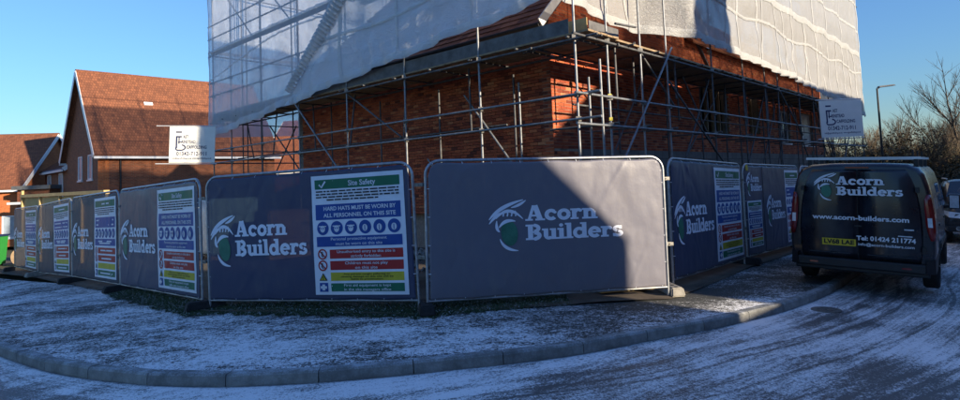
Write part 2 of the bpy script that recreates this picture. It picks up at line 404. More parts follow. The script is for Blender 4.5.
def kerb_at(s):
    s = max(0, min(KL[-1]-1e-4, s))
    lo, hi = 0, len(KL)-1
    while hi-lo > 1:
        m = (lo+hi)//2
        if KL[m] <= s: lo = m
        else: hi = m
    t = (s-KL[lo])/(KL[hi]-KL[lo]); p = KC[lo].lerp(KC[hi], t)
    a = KC[max(0, lo-2)]; b = KC[min(len(KC)-1, hi+2)]; d = (b-a).normalized()
    return p, d, Vector((d.y, -d.x, 0))       # point, direction, outward (to the road)
ROAD_DROP = .105
def strip(name, mat, d0, d1, ns, nd, zf, kind='structure', power=1.0):
    mb = MB(); vs = []; uv = []; fs = []
    for i in range(ns+1):
        s = KL[-1]*i/ns; p, d, o = kerb_at(s)
        for j in range(nd+1):
            t = (j/nd)**power; dd = lerp(d0, d1, t)
            q = p+o*dd
            vs.append((q.x, q.y, zf(q, dd))); uv.append([s, abs(dd)])
    for i in range(ns):
        for j in range(nd):
            a = i*(nd+1)+j; f = (a, a+1, a+nd+2, a+nd+1); fs.append(f if d1 > d0 else f[::-1])
    fs = [f[::-1] for f in fs]
    mb.add(vs, fs, 0, None, True); o = mb.build(name, mat, None, kind, uv=uv)
    bm = bmesh.new(); bm.from_mesh(o.data); bmesh.ops.recalc_face_normals(bm, faces=bm.faces)
    if sum(f.normal.z for f in bm.faces) < 0: bmesh.ops.reverse_faces(bm, faces=bm.faces)
    bm.to_mesh(o.data); bm.free(); return o
# road: outward of the kerb. pavement: a strip inward of it as far as a little past the fence
strip('road', 'road_frost', .0, 11, 260, 40, lambda q, d: g(q.x)-ROAD_DROP+.012*math.sin(min(d, 3)), power=1.4)
strip('pavement', 'pavement_frost', -.125, -3.1, 260, 16, lambda q, d: g(q.x)-.004)
mb = MB()
def gx(i, n, lim): t = (i/n)*2-1; return math.copysign(abs(t)**3*lim*.92+abs(t)*lim*.08, t)
mb.grid(lambda u, v: (gx(u*80, 80, 900), gx(v*80, 80, 900)+8, g(gx(u*80, 80, 900))-.20), 80, 80)
mb.build('ground', 'field', None, 'structure')
# site earth inside the fence line
def siteedge(x): return interp([(-22, 24.4), (-13, 17.3), (-10.2, 14.7), (-7.45, 12.2), (-4.4, 9.42), (-.8, 8.25), (2.75, 8.9), (5.4, 12.2), (8, 15), (30, 36)], x)
mb = MB(); mb.grid(lambda u, v: (lerp(-24, 24, u), siteedge(lerp(-24, 24, u))-.3+v*v*32, g(lerp(-24, 24, u))+.012+.03*noise.noise(Vector((u*40, v*40, 0)))), 90, 30); mb.build('site_ground', 'soil', None, 'structure')

kerb = empty('kerb', (0, 0, 0), kind='structure')
s = KL[-1]*0+1.0; kcount = 0
while s < KL[-1]-1:
    L = .905; p0, d0, o0 = kerb_at(s); p1, d1, o1 = kerb_at(s+L)
    vs = []
    hz = random.uniform(-.004, .004)
    for p, o in ((p0, o0), (p1, o1)):
        zt = g(p.x)+.012+hz; zb = g(p.x)-.25
        vs += [p-o*.125+Vector((0, 0, zb)), p-o*.125+Vector((0, 0, zt)), p-o*.018+Vector((0, 0, zt)), p+o*.0+Vector((0, 0, zt-.02)), p+o*.012+Vector((0, 0, zb))]
    m_ = MB(); m_.add(vs, [(1, 2, 7, 6), (2, 3, 8, 7), (3, 4, 9, 8), (0, 1, 6, 5), (0, 4, 3, 2, 1), (5, 6, 7, 8, 9)])
    bm_o = m_.build('kerb_stone', 'kerb_stone', kerb); kcount += 1
    s += .915
# ------------------------------------------------------------------ pieces: text
def font_mesh(txt, size, bold=0., align='CENTER', space=1.0):
    cu = bpy.data.curves.new('t', 'FONT'); cu.body = txt; cu.size = size; cu.align_x = align; cu.align_y = 'CENTER'; cu.offset = bold; cu.space_character = space; cu.resolution_u = 3
    o = bpy.data.objects.new('t', cu); col.objects.link(o); dg = bpy.context.evaluated_depsgraph_get()
    me = bpy.data.meshes.new_from_object(o.evaluated_get(dg)); bpy.data.objects.remove(o); return me
CONF = [None]
class Flat:
    """collects flat print in (x, z) of a sheet facing -y; every stroke a hair in front of the last"""
    def __init__(s, y=-.001): s.mb = MB(); s.y = y; s.k = 0
    def nxt(s): s.k += 1; return s.y-(s.k % 24)*.00022
    def rect(s, x0, z0, x1, z1): y = s.nxt(); s.mb.poly([(x0, y, z0), (x1, y, z0), (x1, y, z1), (x0, y, z1)])
    def poly(s, pts): y = s.nxt(); s.mb.poly([(x, y, z) for x, z in pts])
    def ell(s, cx, cz, rx, rz, n=24, rot=0):
        s.poly([(cx+math.cos(t)*rx*math.cos(rot)-math.sin(t)*rz*math.sin(rot), cz+math.cos(t)*rx*math.sin(rot)+math.sin(t)*rz*math.cos(rot)) for t in [2*math.pi*k/n for k in range(n)]])
    def stroke(s, pts, w0, w1=None, taper=False):
        y = s.nxt(); P = [Vector((a, b)) for a, b in pts]; Ls = []; Rs = []; n = len(P)
        for i, p in enumerate(P):
            d = (P[min(n-1, i+1)]-P[max(0, i-1)]).normalized(); nn = Vector((-d.y, d.x)); t = i/(n-1)
            w_ = lerp(w0, w1 if w1 is not None else w0, t)
            if taper: w_ = w0*max(.12, math.sin(math.pi*(.08+.84*t)))
            Ls.append(p+nn*w_/2); Rs.append(p-nn*w_/2)
        vs = [(q.x, y, q.y) for q in Ls]+[(q.x, y, q.y) for q in Rs]
        fs = [(i, i+n, i+n+1, i+1) for i in range(n-1)]
        s.mb.add(vs, fs)
    def ring(s, cx, cz, rx, rz, a0, a1, w, n=16):
        s.stroke([(cx+rx*math.cos(R(lerp(a0, a1, k/n))), cz+rz*math.sin(R(lerp(a0, a1, k/n)))) for k in range(n+1)], w)
    def text(s, txt, cx, cz, size, bold=0., width=None, align='CENTER'):
        me = font_mesh(txt, size, bold, align); y = s.nxt()
        k = 1.
        if width:
            xs = [v.co.x for v in me.vertices]; ww = max(xs)-min(xs); k = width/ww if ww else 1
        s.mb.add([(v.co.x*k+cx, y, v.co.y+cz) for v in me.vertices], [tuple(p.vertices) for p in me.polygons]); bpy.data.meshes.remove(me)
    def build(s, name, mat, parent, kind='stuff'):
        if CONF[0]: s.mb.v = [(x, y+CONF[0](x, z), z) for x, y, z in s.mb.v]
        return s.mb.build(name, mat, parent, kind)

# bold slab serif letters, x-height .70, capital 1.0; drawn as strokes
ST = .21; SF = .105
def slab(F, ch, x, z, h):
    """draws ch at x (left), baseline z, capital height h; returns advance"""
    def P(a, b): return (x+a*h, z+b*h)
    def rc(a, b, c, d): F.rect(x+(a-.022)*h, z+(b-.008)*h, x+(c+.022)*h, z+(d+.008)*h)
    def rg(cx, cz, rx, rz, a0, a1, w_=ST): F.ring(x+cx*h, z+cz*h, rx*h, rz*h, a0, a1, w_*1.2*h)
    def st(*pts, w_=ST): F.stroke([P(*p) for p in pts], w_*1.2*h)
    X = .70
    if ch == 'A':
        st((.17, .02), (.43, 1.0), w_=.13); st((.78, .02), (.50, 1.0), w_=.24); rc(.27, .27, .70, .38); rc(.0, 0, .36, SF); rc(.53, 0, 1.0, SF); rc(.36, .90, .60, 1.0); return 1.02
    if ch == 'B':
        rc(.12, 0, .34, 1); rc(0, 0, .45, SF); rc(0, 1-SF, .45, 1); rg(.42, .26, .28, .205, -90, 90, .20); rg(.42, .745, .24, .20, -90, 90, .18); rc(.3, .45, .5, .55); rc(.3, 0, .45, .11); rc(.3, .89, .45, 1); return .86
    if ch == 'c': rg(.34, .35, .245, .275, 48, 318, .19); F.ell(x+.54*h, z+.51*h, .095*h, .095*h); return .68
    if ch == 'o': rg(.35, .35, .255, .275, 0, 360, .19); return .72
    if ch == 'e': rg(.34, .35, .245, .275, 0, 322, .19); rc(.18, .31, .66, .41); return .70
    if ch in 'rnu':
        if ch == 'u':
            rc(.09, .2, .29, X); rc(0, X-SF, .29, X); rc(.50, 0, .70, X); rc(.42, X-SF, .70, X); rc(.5, 0, .80, SF); rg(.34, .25, .16, .18, 180, 330, .17); return .82
        rc(.09, 0, .29, X); rc(0, 0, .40, SF); rc(0, X-SF, .29, X)
        if ch == 'r': rg(.42, .40, .18, .22, 60, 165, .17); F.ell(x+.52*h, z+.57*h, .10*h, .10*h); return .63
        rg(.40, .42, .19, .19, 20, 160, .17); rc(.50, 0, .70, .50); rc(.43, 0, .80, SF); return .83
    if ch in 'il':
        t = X if ch == 'i' else 1.02
        rc(.09, 0, .30, t); rc(0, 0, .39, SF); rc(0, t-SF, .30, t)
        if ch == 'i': F.ell(x+.19*h, z+.90*h, .115*h, .115*h)
        return .42
    if ch == 'd':
        rc(.50, 0, .70, 1.02); rc(.40, 1.02-SF, .70, 1.02); rc(.5, 0, .80, SF); rg(.33, .35, .235, .275, 35, 325, .18); return .82
    if ch == 's': rg(.29, .51, .185, .13, 30, 262, .15); rg(.29, .20, .205, .14, -155, 85, .16); rc(.40, .50, .50, .70); rc(.04, 0, .14, .2); return .60
    return .35
def slab_width(t): 
    F = Flat(); return sum(slab(F, c, 0, 0, 1) for c in t)
W_A = slab_width('Acorn'); W_B = slab_width('Builders')
def acorn_logo(parent, x0, z0, x1, z1, y, letters='print_lilac', squash=1.):
    """emblem and two lines of lettering in the rectangle, as sub-parts"""
    hgt = z1-z0; wid = x1-x0; F = Flat(y); ex = x0+wid*.02; ew = wid*.23
    # lettering
    cap = hgt*.30; tx = x0+wid*.265; tw = wid*.735; k = tw/(W_B*cap)
    def line(t, x, z):
        G = Flat(0); xx = 0
        for c in t: xx += slab(G, c, xx, 0, cap)*cap
        b = [(x+v[0]*k, y+v[1]*1.0, z+v[2]) for v in G.mb.v]
        F.mb.add(b, G.mb.f)
    line('Acorn', tx, z0+hgt*.56); line('Builders', tx, z0+hgt*.18)
    F.build('lettering', letters, parent)
    # acorn nut
    E = Flat(y); cx = x0+wid*.145; E.ell(cx, z0+hgt*.33, wid*.060, hgt*.25, 28, .12); E.build('acorn_nut', 'print_acorn', parent)
    C_ = Flat(y-.003)
    def arc(p0, p1, p2, w_, tp=True):
        pts = []
        for i in range(15):
            t = i/14; pts.append((x0+wid*((1-t)**2*p0[0]+2*t*(1-t)*p1[0]+t*t*p2[0]), z0+hgt*((1-t)**2*p0[1]+2*t*(1-t)*p1[1]+t*t*p2[1])))
        C_.stroke(pts, hgt*w_, taper=tp)
    arc((.0, .60), (.07, .86), (.25, .98), .075); arc((.0, .52), (.05, .70), (.10, .74), .06)
    arc((.16, .83), (.22, .86), (.27, .97), .055); arc((.05, .62), (.14, .92), (.245, .60), .065)
    arc((.055, .58), (.045, .40), (.075, .36), .06); arc((.07, .44), (.11, .62), (.19, .56), .07)
    arc((.075, .22), (.10, .0), (.205, -.02), .06)
    for q in (.10, .13, .16, .19): arc((q, .66), (q+.012, .73), (q-.004, .76), .03, False)
    C_.build('acorn_emblem', letters, parent)

def safety_sign(parent, x0, z0, x1, z1, y, detail=True):
    """printed sign in the rectangle: base sheet a part, coloured fields its sub-parts"""
    wd, hg = x1-x0, z1-z0
    def sheet(a, b_, c, d, yy):
        q = MB(); q.grid(lambda u, v: (lerp(a, c, u), yy+(CONF[0](lerp(a, c, u), lerp(b_, d, v)) if CONF[0] else 0), lerp(b_, d, v)), max(2, int((c-a)/.04)), max(2, int((d-b_)/.04))); return q
    sh = sheet(x0, z0, x1, z1, y).build('safety_sign', 'sign_white', parent)
    X = lambda u: x0+wd*u
    Z = lambda v: z1-hg*v
    def field(name, mat, u0, v0, u1, v1):
        return sheet(X(u0), Z(v1), X(u1), Z(v0), y-.003).build(name, mat, sh)
    field('green_header', 'sign_green', .04, .035, .96, .115)
    field('blue_field', 'sign_blue', .04, .245, .96, .375)
    field('blue_field', 'sign_blue', .04, .515, .96, .600)
    field('red_field', 'sign_red', .18, .625, .96, .700); field('red_field', 'sign_red', .18, .720, .96, .795)
    field('yellow_field', 'sign_yellow', .18, .815, .96, .885); field('green_field', 'sign_green', .18, .905, .96, .972)
    F = Flat(y-.006)
    if detail:
        F.text('Site Safety', X(.56), Z(.078), hg*.062, .002)
        F.stroke([(X(.09), Z(.075)), (X(.115), Z(.10)), (X(.16), Z(.05))], wd*.018)
        F.text('HARD HATS MUST BE WORN BY', X(.52), Z(.283), hg*.046, .002, wd*.78); F.text('ALL PERSONNEL ON THIS SITE', X(.52), Z(.340), hg*.046, .002, wd*.78)
        F.text('Personal protective equipment', X(.5), Z(.538), hg*.034, .0005, wd*.60); F.text('must be worn on this site', X(.5), Z(.578), hg*.034, .0005, wd*.5)
        F.text('Unauthorised entry to this site is', X(.57), Z(.645), hg*.032, .0005, wd*.62); F.text('strictly forbidden', X(.57), Z(.682), hg*.032, .0005, wd*.32)
        F.text('Children must not play', X(.57), Z(.740), hg*.032, .0005, wd*.46); F.text('on this site', X(.57), Z(.777), hg*.032, .0005, wd*.24)
        F.text('First aid equipment is kept', X(.57), Z(.922), hg*.030, .0005, wd*.5); F.text('in the site managers office', X(.57), Z(.956), hg*.030, .0005, wd*.5)
    else:
        for v, a, c in ((.078, .38, .72), (.283, .1, .9), (.340, .1, .9), (.547, .2, .8), (.57, .25, .75), (.66, .3, .85), (.76, .35, .8), (.94, .3, .85)): F.rect(X(a), Z(v+.009), X(c), Z(v-.009))
    # white crosses and figures inside pictograms
    F.build('white_print', 'print_white', sh)
    B_ = Flat(y-.003)
    for k in range(6):
        cx = .115+k*.154; B_.ell(X(cx), Z(.445), wd*.066, wd*.066*1.0, 20)
    B_.rect(X(.05), Z(.975), X(.145), Z(.90)); B_.build('blue_pictogram', 'sign_blue', sh)
    Wt = Flat(y-.0095)
    for k in range(6):
        cx = .115+k*.154; c = X(cx); zc = Z(.445); r = wd*.066
        Wt.ell(c, zc-r*.10, r*.42, r*.50, 14)
        if k in (0, 1, 2): Wt.rect(c-r*.62, zc+r*.22, c+r*.62, zc+r*.36)
    Wt.rect(X(.082), Z(.962), X(.113), Z(.913)); Wt.rect(X(.062), Z(.948), X(.133), Z(.927)); Wt.build('white_symbol', 'print_white', sh)
    D_ = Flat(y-.0145)
    for k in range(6):
        cx = .115+k*.154; c = X(cx); zc = Z(.445); r = wd*.066
        if k < 3: D_.ell(c-r*.17, zc, r*.11, r*.1, 8); D_.ell(c+r*.17, zc, r*.11, r*.1, 8)
        else: D_.rect(c-r*.06, zc-r*.5, c+r*.06, zc+r*.25)
    D_.build('blue_symbol', 'sign_blue', sh)
    K = Flat(y-.006)
    rw = random.Random(int(x0*1000))
    for i in range(4):
        v = .135+i*.024; uu = .05+(.12 if i == 3 else 0)
        while uu < (.95 if i < 3 else .7):
            e = min(.95, uu+rw.uniform(.025, .085)); K.rect(X(uu), Z(v+.006), X(e), Z(v-.005)); uu = e+.012
    for i in range(0): K.text(('It is a condition of entry that all persons obey the site rules and signs', 'Report to the site office before entering. Wear the equipment shown below', 'at all times and follow the directions of the site manager', 'Health and Safety at Work Act 1974')[i] if False else '- '*22, X(.5), Z(.145+i*.024), hg*.02, .0003, wd*.9)
    if detail:
        for i, t in enumerate(('Any person caught pilfering or', 'causing damage on this site will be', 'liable to prosecution')): K.text(t, X(.57), Z(.830+i*.0205), hg*.020, .0004, wd*(.5, .56, .34)[i])
    K.poly([(X(.05), Z(.882)), (X(.145), Z(.882)), (X(.0975), Z(.818))]); K.build('black_print', 'print_black', sh)
    Yl = Flat(y-.0125); Yl.poly([(X(.068), Z(.876)), (X(.127), Z(.876)), (X(.0975), Z(.833))]); Yl.build('yellow_triangle', 'sign_yellow', sh)
    Bk = Flat(y-.016); Bk.rect(X(.093), Z(.865), X(.102), Z(.845)); Bk.ell(X(.0975), Z(.870), wd*.005, wd*.005, 8)
    Rr = Flat(y-.004)
    for v in (.662, .757):
        r = wd*.045; Rr.ring(X(.0975), Z(v), r, r, 0, 360, wd*.014, 18); Rr.stroke([(X(.0975)-r*.7, Z(v)+r*.7), (X(.0975)+r*.7, Z(v)-r*.7)], wd*.012)
        Bk.ell(X(.0975), Z(v)+r*.4, r*.18, r*.18, 8); Bk.stroke([(X(.0975), Z(v)+r*.25), (X(.0975)-r*.1, Z(v)-r*.2), (X(.0975)+r*.25, Z(v)-r*.6)], r*.22)
    Rr.build('red_pictogram', 'sign_red', sh); Bk.build('black_symbol', 'print_black', sh)
    return sh

# ------------------------------------------------------------------ fence panels
def fence_panel(x0, y0, z0, x1, y1, z1, label, kind='full', sheer=False, seed=0, detail=True, H=1.95):
    L = math.hypot(x1-x0, y1-y0); rz = math.atan2(y1-y0, x1-x0)
    t = empty('mesh_fence', (x0, y0, z0), rz, label, 'fence', 'banner covered mesh fence panels round the site')
    sl_ = (z1-z0)/L; t.rotation_euler = (0, -math.atan(sl_), rz)
    # frame tubes: two uprights with the top rail bent over in one tube, bottom rail
    r = .021; c = .20; pts = [(0.02, 0, -.10), (0.02, 0, H-c)]
    for k in range(1, 7): a = R(90*k/6); pts.append((0.02+c-c*math.cos(a), 0, H-c+c*math.sin(a)))
    pts2 = [(L-p[0], 0, p[2]) for p in pts[::-1]]
    MB().tube(pts+pts2, r, 8).build('frame_tube', 'fence_steel', t)
    MB().tube([(0.02, 0, .02), (L-.02, 0, .02)], .017, 8).build('bottom_rail', 'fence_steel', t)
    w_ = MB()
    nx = int(L/.18)
    for i in range(1, nx):
        x = L*i/nx; w_.box((x-.0015, .012, .03), (x+.0015, .016, H-.03))
    for z in (.25, .55, .95, 1.35, 1.7): w_.box((.03, .008, z-.002), (L-.03, .012, z+.002))
    w_.build('wire_mesh', 'fence_steel', t, kind='stuff')
    # banner, slack between its ties
    rnd = random.Random(seed); ph = rnd.uniform(0, 9)
    cps = [(rnd.uniform(.2, L-.2), rnd.choice((.05, H-.05)), rnd.uniform(-.9, .9), rnd.uniform(.006, .014)) for _ in range(9)]
    def rip(x, z):
        d = .016*noise.noise(Vector((x*1.1+ph, z*.9, ph)))+.008*noise.noise(Vector((x*3.1+ph, z*1.5, 3)))+.0035*noise.noise(Vector((x*8+ph, z*5, 6)))
        for cx_, cz_, sl2_, am in cps:          # tension creases running in from the ties
            dz = abs(z-cz_); dx_ = x-cx_-sl2_*dz; d += am*math.exp(-(dx_/(.03+.05*dz))**2)*max(0, 1-dz/1.1)
        e = min(x-.05, L-.05-x, z-.03, H-.03-z); return -abs(d)*min(1, max(0, e)/.12)
    def bf(u, v):
        x = lerp(.055, L-.055, u); z = lerp(.035, H-.035, v)
        cut = .16*max(0, 1-min(u, 1-u)*L/.16)
        if v > .9: z = min(z, H-.035-(.17-math.sqrt(max(0, .17**2-(max(0, .17-min(u, 1-u)*L))**2))))
        e = min(u, 1-u, v, 1-v); sc_ = 1+.0*e
        dy = -.024+rip(x, z)
        z += .006*math.sin(u*L*math.pi/.42)*(1 if v > .97 or v < .03 else 0)
        return (x, dy, z)
    bmb = MB(); bmb.grid(bf, 110, 60); ban = bmb.build('banner', 'banner_sheer' if sheer else ('banner_sunlit' if kind == 'logo' else 'banner'), t)
    md = ban.modifiers.new('thickness', 'SOLIDIFY'); md.thickness = .0015
    ti = MB()
    for i in range(9):
        x = lerp(.12, L-.12, i/8)
        for z in (.05, H-.05): ti.tube([(x, -.03, z), (x, .01, z+(-.04 if z < 1 else .04))], .006, 5)
    for i in range(1, 5):
        for x in (.07, L-.07): ti.tube([(x, -.03, H*i/5), (x+(-.05 if x < 1 else .05), .01, H*i/5)], .006, 5)
    ti.build('cable_tie', 'white_upvc' if not sheer else 'black_plastic', t, kind='stuff')
    y = -.030
    CONF[0] = rip
    if kind == 'logo':
        acorn_logo(ban, L*.25, H*.345, L*.805, H*.71, y)
    elif kind == 'full':
        acorn_logo(ban, L*.03, H*.29, L*.515, H*.69, y)
        safety_sign(ban, L*.545, H*.055, L*.96, H*.945, y, detail)
    elif kind == 'double':
        acorn_logo(ban, L*.33, H*.30, L*.66, H*.66, y); safety_sign(ban, L*.69, H*.06, L*.965, H*.945, y, False)
        acorn_logo(ban, L*.03, H*.66, L*.27, H*.92, y); safety_sign(ban, L*.03, H*.10, L*.25, H*.60, y, False)
        q = MB(); q.box((L*.03, -.04, H*.93), (L*.06, -.035, H*.99)); q.build('yellow_tab', 'plate_yellow', ban)
        q = MB(); q.tube([(L*.285, -.038, .05), (L*.285, -.038, H-.05)], .006, 5); q.build('banner_seam', 'render_paint', ban)
    CONF[0] = None
    return t
PN = [
 (-15.86, 19.92, -.53, -13.06, 17.28, -.43, 'faded banner fence panel farthest along the left, beside the green bin', 'full', True),
 (-13.03, 17.25, -.43, -10.22, 14.65, -.24, 'faded see-through banner fence panel, second from the green bin', 'full', True),
 (-10.20, 14.63, -.24, -7.47, 12.12, -.12, 'banner fence panel below the brick gable with white windows, third from the bin', 'full', True),
 (-7.45, 12.10, -.12, -4.50, 9.43, -.01, 'dark banner fence panel with logo and upright safety sign, left of the widest safety sign', 'full', False),
 (-4.36, 9.33, -.01, -.91, 8.21, .075, 'navy banner fence panel with large Site Safety sign, left of the half sunlit panel', 'full', False),
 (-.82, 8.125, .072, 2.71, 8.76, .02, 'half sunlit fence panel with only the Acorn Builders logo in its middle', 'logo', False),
 (2.95, 9.34, .01, 5.34, 12.14, -.10, 'shaded navy fence panel turned away just right of the sunlit panel', 'full', False),
 (5.44, 12.26, -.10, 8.06, 14.97, -.18, 'fence panel with a small and a large banner side by side, left of the van', 'double', False),
 (8.15, 15.05, -.18, 10.8, 17.75, -.28, 'navy fence panel mostly hidden behind the parked van', 'full', False)]
for i, p in enumerate(PN): fence_panel(*p[:8], sheer=p[8], seed=i, detail=i in (3, 4, 5, 6))

def fence_block(x, y, rz, label, mat='rubber', size=(.60, .22, .13)):
    L, Wd, Hh = size; t = empty('ballast_block', (x, y, g(x)+.012), rz, label, 'block', 'weighted blocks holding the fence posts')
    bm = bmesh.new(); bmesh.ops.create_cube(bm, size=1); bmesh.ops.scale(bm, vec=(L, Wd, Hh), verts=bm.verts); bmesh.ops.translate(bm, vec=(0, 0, Hh/2), verts=bm.verts)
    for v in bm.verts:
        if v.co.z > Hh*.6: v.co.x *= .88; v.co.y *= .8
    bmesh.ops.bevel(bm, geom=bm.edges[:], offset=.018, segments=2, affect='EDGES')
    me = bpy.data.meshes.new('block_body'); bm.to_mesh(me); bm.free(); me.materials.append(M[mat]); new_obj('block_body', me, t)
    h_ = MB()
    for dx in (-.2, -.06, .06, .2): h_.tube([(dx, 0, Hh-.01), (dx, 0, Hh+.006)], .028, 8)
    h_.build('socket_ring', 'black_plastic', t)
def perp(i): p = PN[i]; return math.atan2(p[4]-p[1], p[3]-p[0])+math.pi/2
BL = [(-15.86, 19.9, perp(0), 'black rubber fence block beside the green bin', 'rubber'),
      (-13.05, 17.22, perp(0)+.2, 'pale sunlit fence block at the second joint from the bin', 'concrete_block'),
      (-10.22, 14.6, perp(1), 'black fence block lying across the pavement near the faded panels', 'rubber'),
      (-7.48, 12.08, perp(2), 'black fence block at the foot of the joint left of the tall shaded safety sign', 'rubber'),
      (-4.43, 9.36, perp(3)-.2, 'dark fence block on the grass where the widest sign panel starts', 'rubber'),
      (-.83, 8.14, perp(5), 'dark fence block between the large safety sign panel and the half sunlit panel', 'rubber'),
      (2.80, 8.98, perp(5)-.1, 'pale concrete fence block lit by the sun at the end of the sunlit panel', 'concrete_block'),
      (5.39, 12.2, perp(6), 'dark fence block where the small banner begins, left of the van', 'rubber'),
      (8.1, 15.0, perp(7), 'dark fence block hidden beside the far side of the van', 'rubber')]
for b in BL: fence_block(b[0], b[1], b[2], b[3], b[4])
def clamp(x, y, z, rz, where):
    t = empty('fence_clamp', (x, y, z), rz, f'clamp {where}', 'clamp', 'clamps joining neighbouring fence posts')
    MB().box((-.06, -.035, -.025), (.06, -.022, .025)).build('clamp_plate', 'coupler_steel', t); MB().box((-.06, .022, -.025), (.06, .035, .025)).build('clamp_plate', 'coupler_steel', t)
    MB().tube([(0, -.055, 0), (0, .055, 0)], .009, 8).build('bolt', 'coupler_steel', t)
wh = ['beside the faded panel nearest the bin', 'at the second joint of faded panels', 'left of the dark shaded logo panel', 'left of the widest safety sign', 'left of the half sunlit panel', 'right of the half sunlit panel', 'left of the small banner', 'behind the van']
for i in range(8):
    a, b = PN[i], PN[i+1]; x, y = (a[3]+b[0])/2, (a[4]+b[1])/2; z = (a[5]+b[2])/2
    for k, hh in enumerate((.62, 1.62)): clamp(x, y, z+hh, perp(i)-math.pi/2, wh[i]+(', lower of two' if k == 0 else ', upper of two'))

# ------------------------------------------------------------------ the house being built
E1 = Vector((-.731, .682, 0)); E2 = Vector((.682, .731, 0)); UP = Vector((0, 0, 1))
C0 = Vector((2.03, 10.8, 0)); WC = Vector((1.638, 12.94, 0))
house = empty('brick_house', tuple(WC+Vector((0, 0, -.1))), 0, 'red brick house behind scaffolding in the middle, its corner catching sun', 'house')
hw = WC+Vector((0, 0, -.1))
def HL(p): return Vector(p)-hw            # world to house-local
def bricks(O, d, nrm, length, z0, z1, inside, seed, mbx=None):
    mb = mbx or MB(); rnd = random.Random(seed); rows = int((z1-z0)/.075)
    for j in range(rows):
        z = z0+j*.075; off = (j % 2)*.1125-.1125; n = int(length/.225)+2
        for i in range(n):
            a = off+i*.225; b = a+.215; a = max(a, 0); b = min(b, length)
            if b-a < .04 or not inside((a+b)/2, z+.03): continue
            pr = .006+rnd.uniform(-.0015, .0025); o = O+d*a+UP*z-nrm*.02
            t = min(1, max(0, rnd.gauss(.45, .22)))
            vs = [o, o+d*(b-a), o+d*(b-a)+UP*.065, o+UP*.065]; vs += [v+nrm*(.02+pr) for v in vs]
            fs = [(4, 5, 6, 7), (0, 1, 5, 4), (1, 2, 6, 5), (2, 3, 7, 6), (3, 0, 4, 7)]
            if d.cross(UP).dot(nrm) < 0: fs = [f[::-1] for f in fs]
            mb.add([HL(v) for v in vs], fs, 0, t)
    return mb
nL = -E2; nR = -E1
LW = 10.6; RW = 23.6; EZ = 5.12
# windows of the long wall: (t0, t1, z0, z1)
WINR = [(8.2, 10.6, 3.0, 4.6), (12.6, 13.9, 3.1, 4.6), (16.5, 17.9, 2.85, 4.25), (19.7, 21.6, 2.8, 4.3)]
def inR(t, z):
    for a, b, c, d in WINR:
        if a < t < b and c < z < d: return False
    if z > EZ: 
        if t >= 9.4: return z < 5.9
        ap = 4.7; lim = EZ+.35+(ap-abs(t-ap))*.98; return z < lim and t < 9.4
    return True
bricks(WC, E1, nL, LW, .9, EZ, lambda a, z: True, 1).build('brick', 'brick_red', house, kind='stuff')
bricks(WC, E2, nR, RW, 2.375, 6.9, inR, 2).build('brick', 'brick_red', house, kind='stuff')
bricks(WC, E2, nR, .95, .9, 2.375, lambda a, z: True, 3).build('brick', 'brick_red', house, kind='stuff')
# backing walls in mortar colour (thickness .25), with real openings
mb = MB(); mb.obox(HL(WC+nL*(-.25)+UP*(-.4)), E1*LW, -nL*0+E2*.248, UP*(EZ+.4)); mb.build('wall', 'mortar', house)
mb = MB(); tt = 0.0
segs = sorted(WINR)
cur = 0
for a, b, c, d in segs+[(RW, RW, 0, 0)]:
    mb.obox(HL(WC+E2*cur+UP*(2.3)), E2*(a-cur), E1*.25, UP*(EZ-2.3)); 
    if b > a:
        mb.obox(HL(WC+E2*a+UP*2.3), E2*(b-a), E1*.25, UP*(c-2.3)); mb.obox(HL(WC+E2*a+UP*d), E2*(b-a), E1*.25, UP*(EZ-d))
    cur = b
mb.obox(HL(WC+E2*6.6+E1*.02+UP*EZ), E2*2.8, E1*.2, UP*.8); mb.obox(HL(WC+E2*9.42+UP*EZ), E2*(RW-9.42), E1*.25, UP*.8)
gb = [WC+UP*EZ, WC+E2*9.4+UP*EZ, WC+E2*9.4+UP*(EZ+.3), WC+E2*4.7+UP*(EZ+.3+4.6), WC+UP*(EZ+.3)]
mb.add([HL(p) for p in gb]+[HL(p+E1*.25) for p in gb], [(0, 1, 2, 3, 4), (9, 8, 7, 6, 5), (0, 4, 9, 5), (1, 6, 7, 2), (2, 7, 8, 3), (3, 8, 9, 4), (0, 5, 6, 1)])
mb.build('wall', 'mortar', house)
mb = MB(); mb.obox(HL(WC+E2*.96-E1*.03+UP*(-.6)), E2*(RW-.96), E1*.28, UP*(2.375+.595)); mb.build('plinth', 'block_tex', house)
mb = MB(); mb.obox(HL(WC+E2*RW+UP*(-.6)), E1*LW, E2*.25, UP*6); mb.obox(HL(WC+E1*LW+UP*(-.6)), E2*RW, E1*.25, UP*5.7); mb.build('wall', 'block_tex', house)
mb = MB(); mb.obox(HL(WC+E1*.3+E2*.3+UP*2.2), E1*(LW-.6), E2*(RW-.6), UP*.1); mb.obox(HL(WC+E1*.3+E2*.3+UP*4.75), E1*(LW-.6), E2*(RW-.6), UP*.1); mb.build('floor_slab', 'concrete', house)
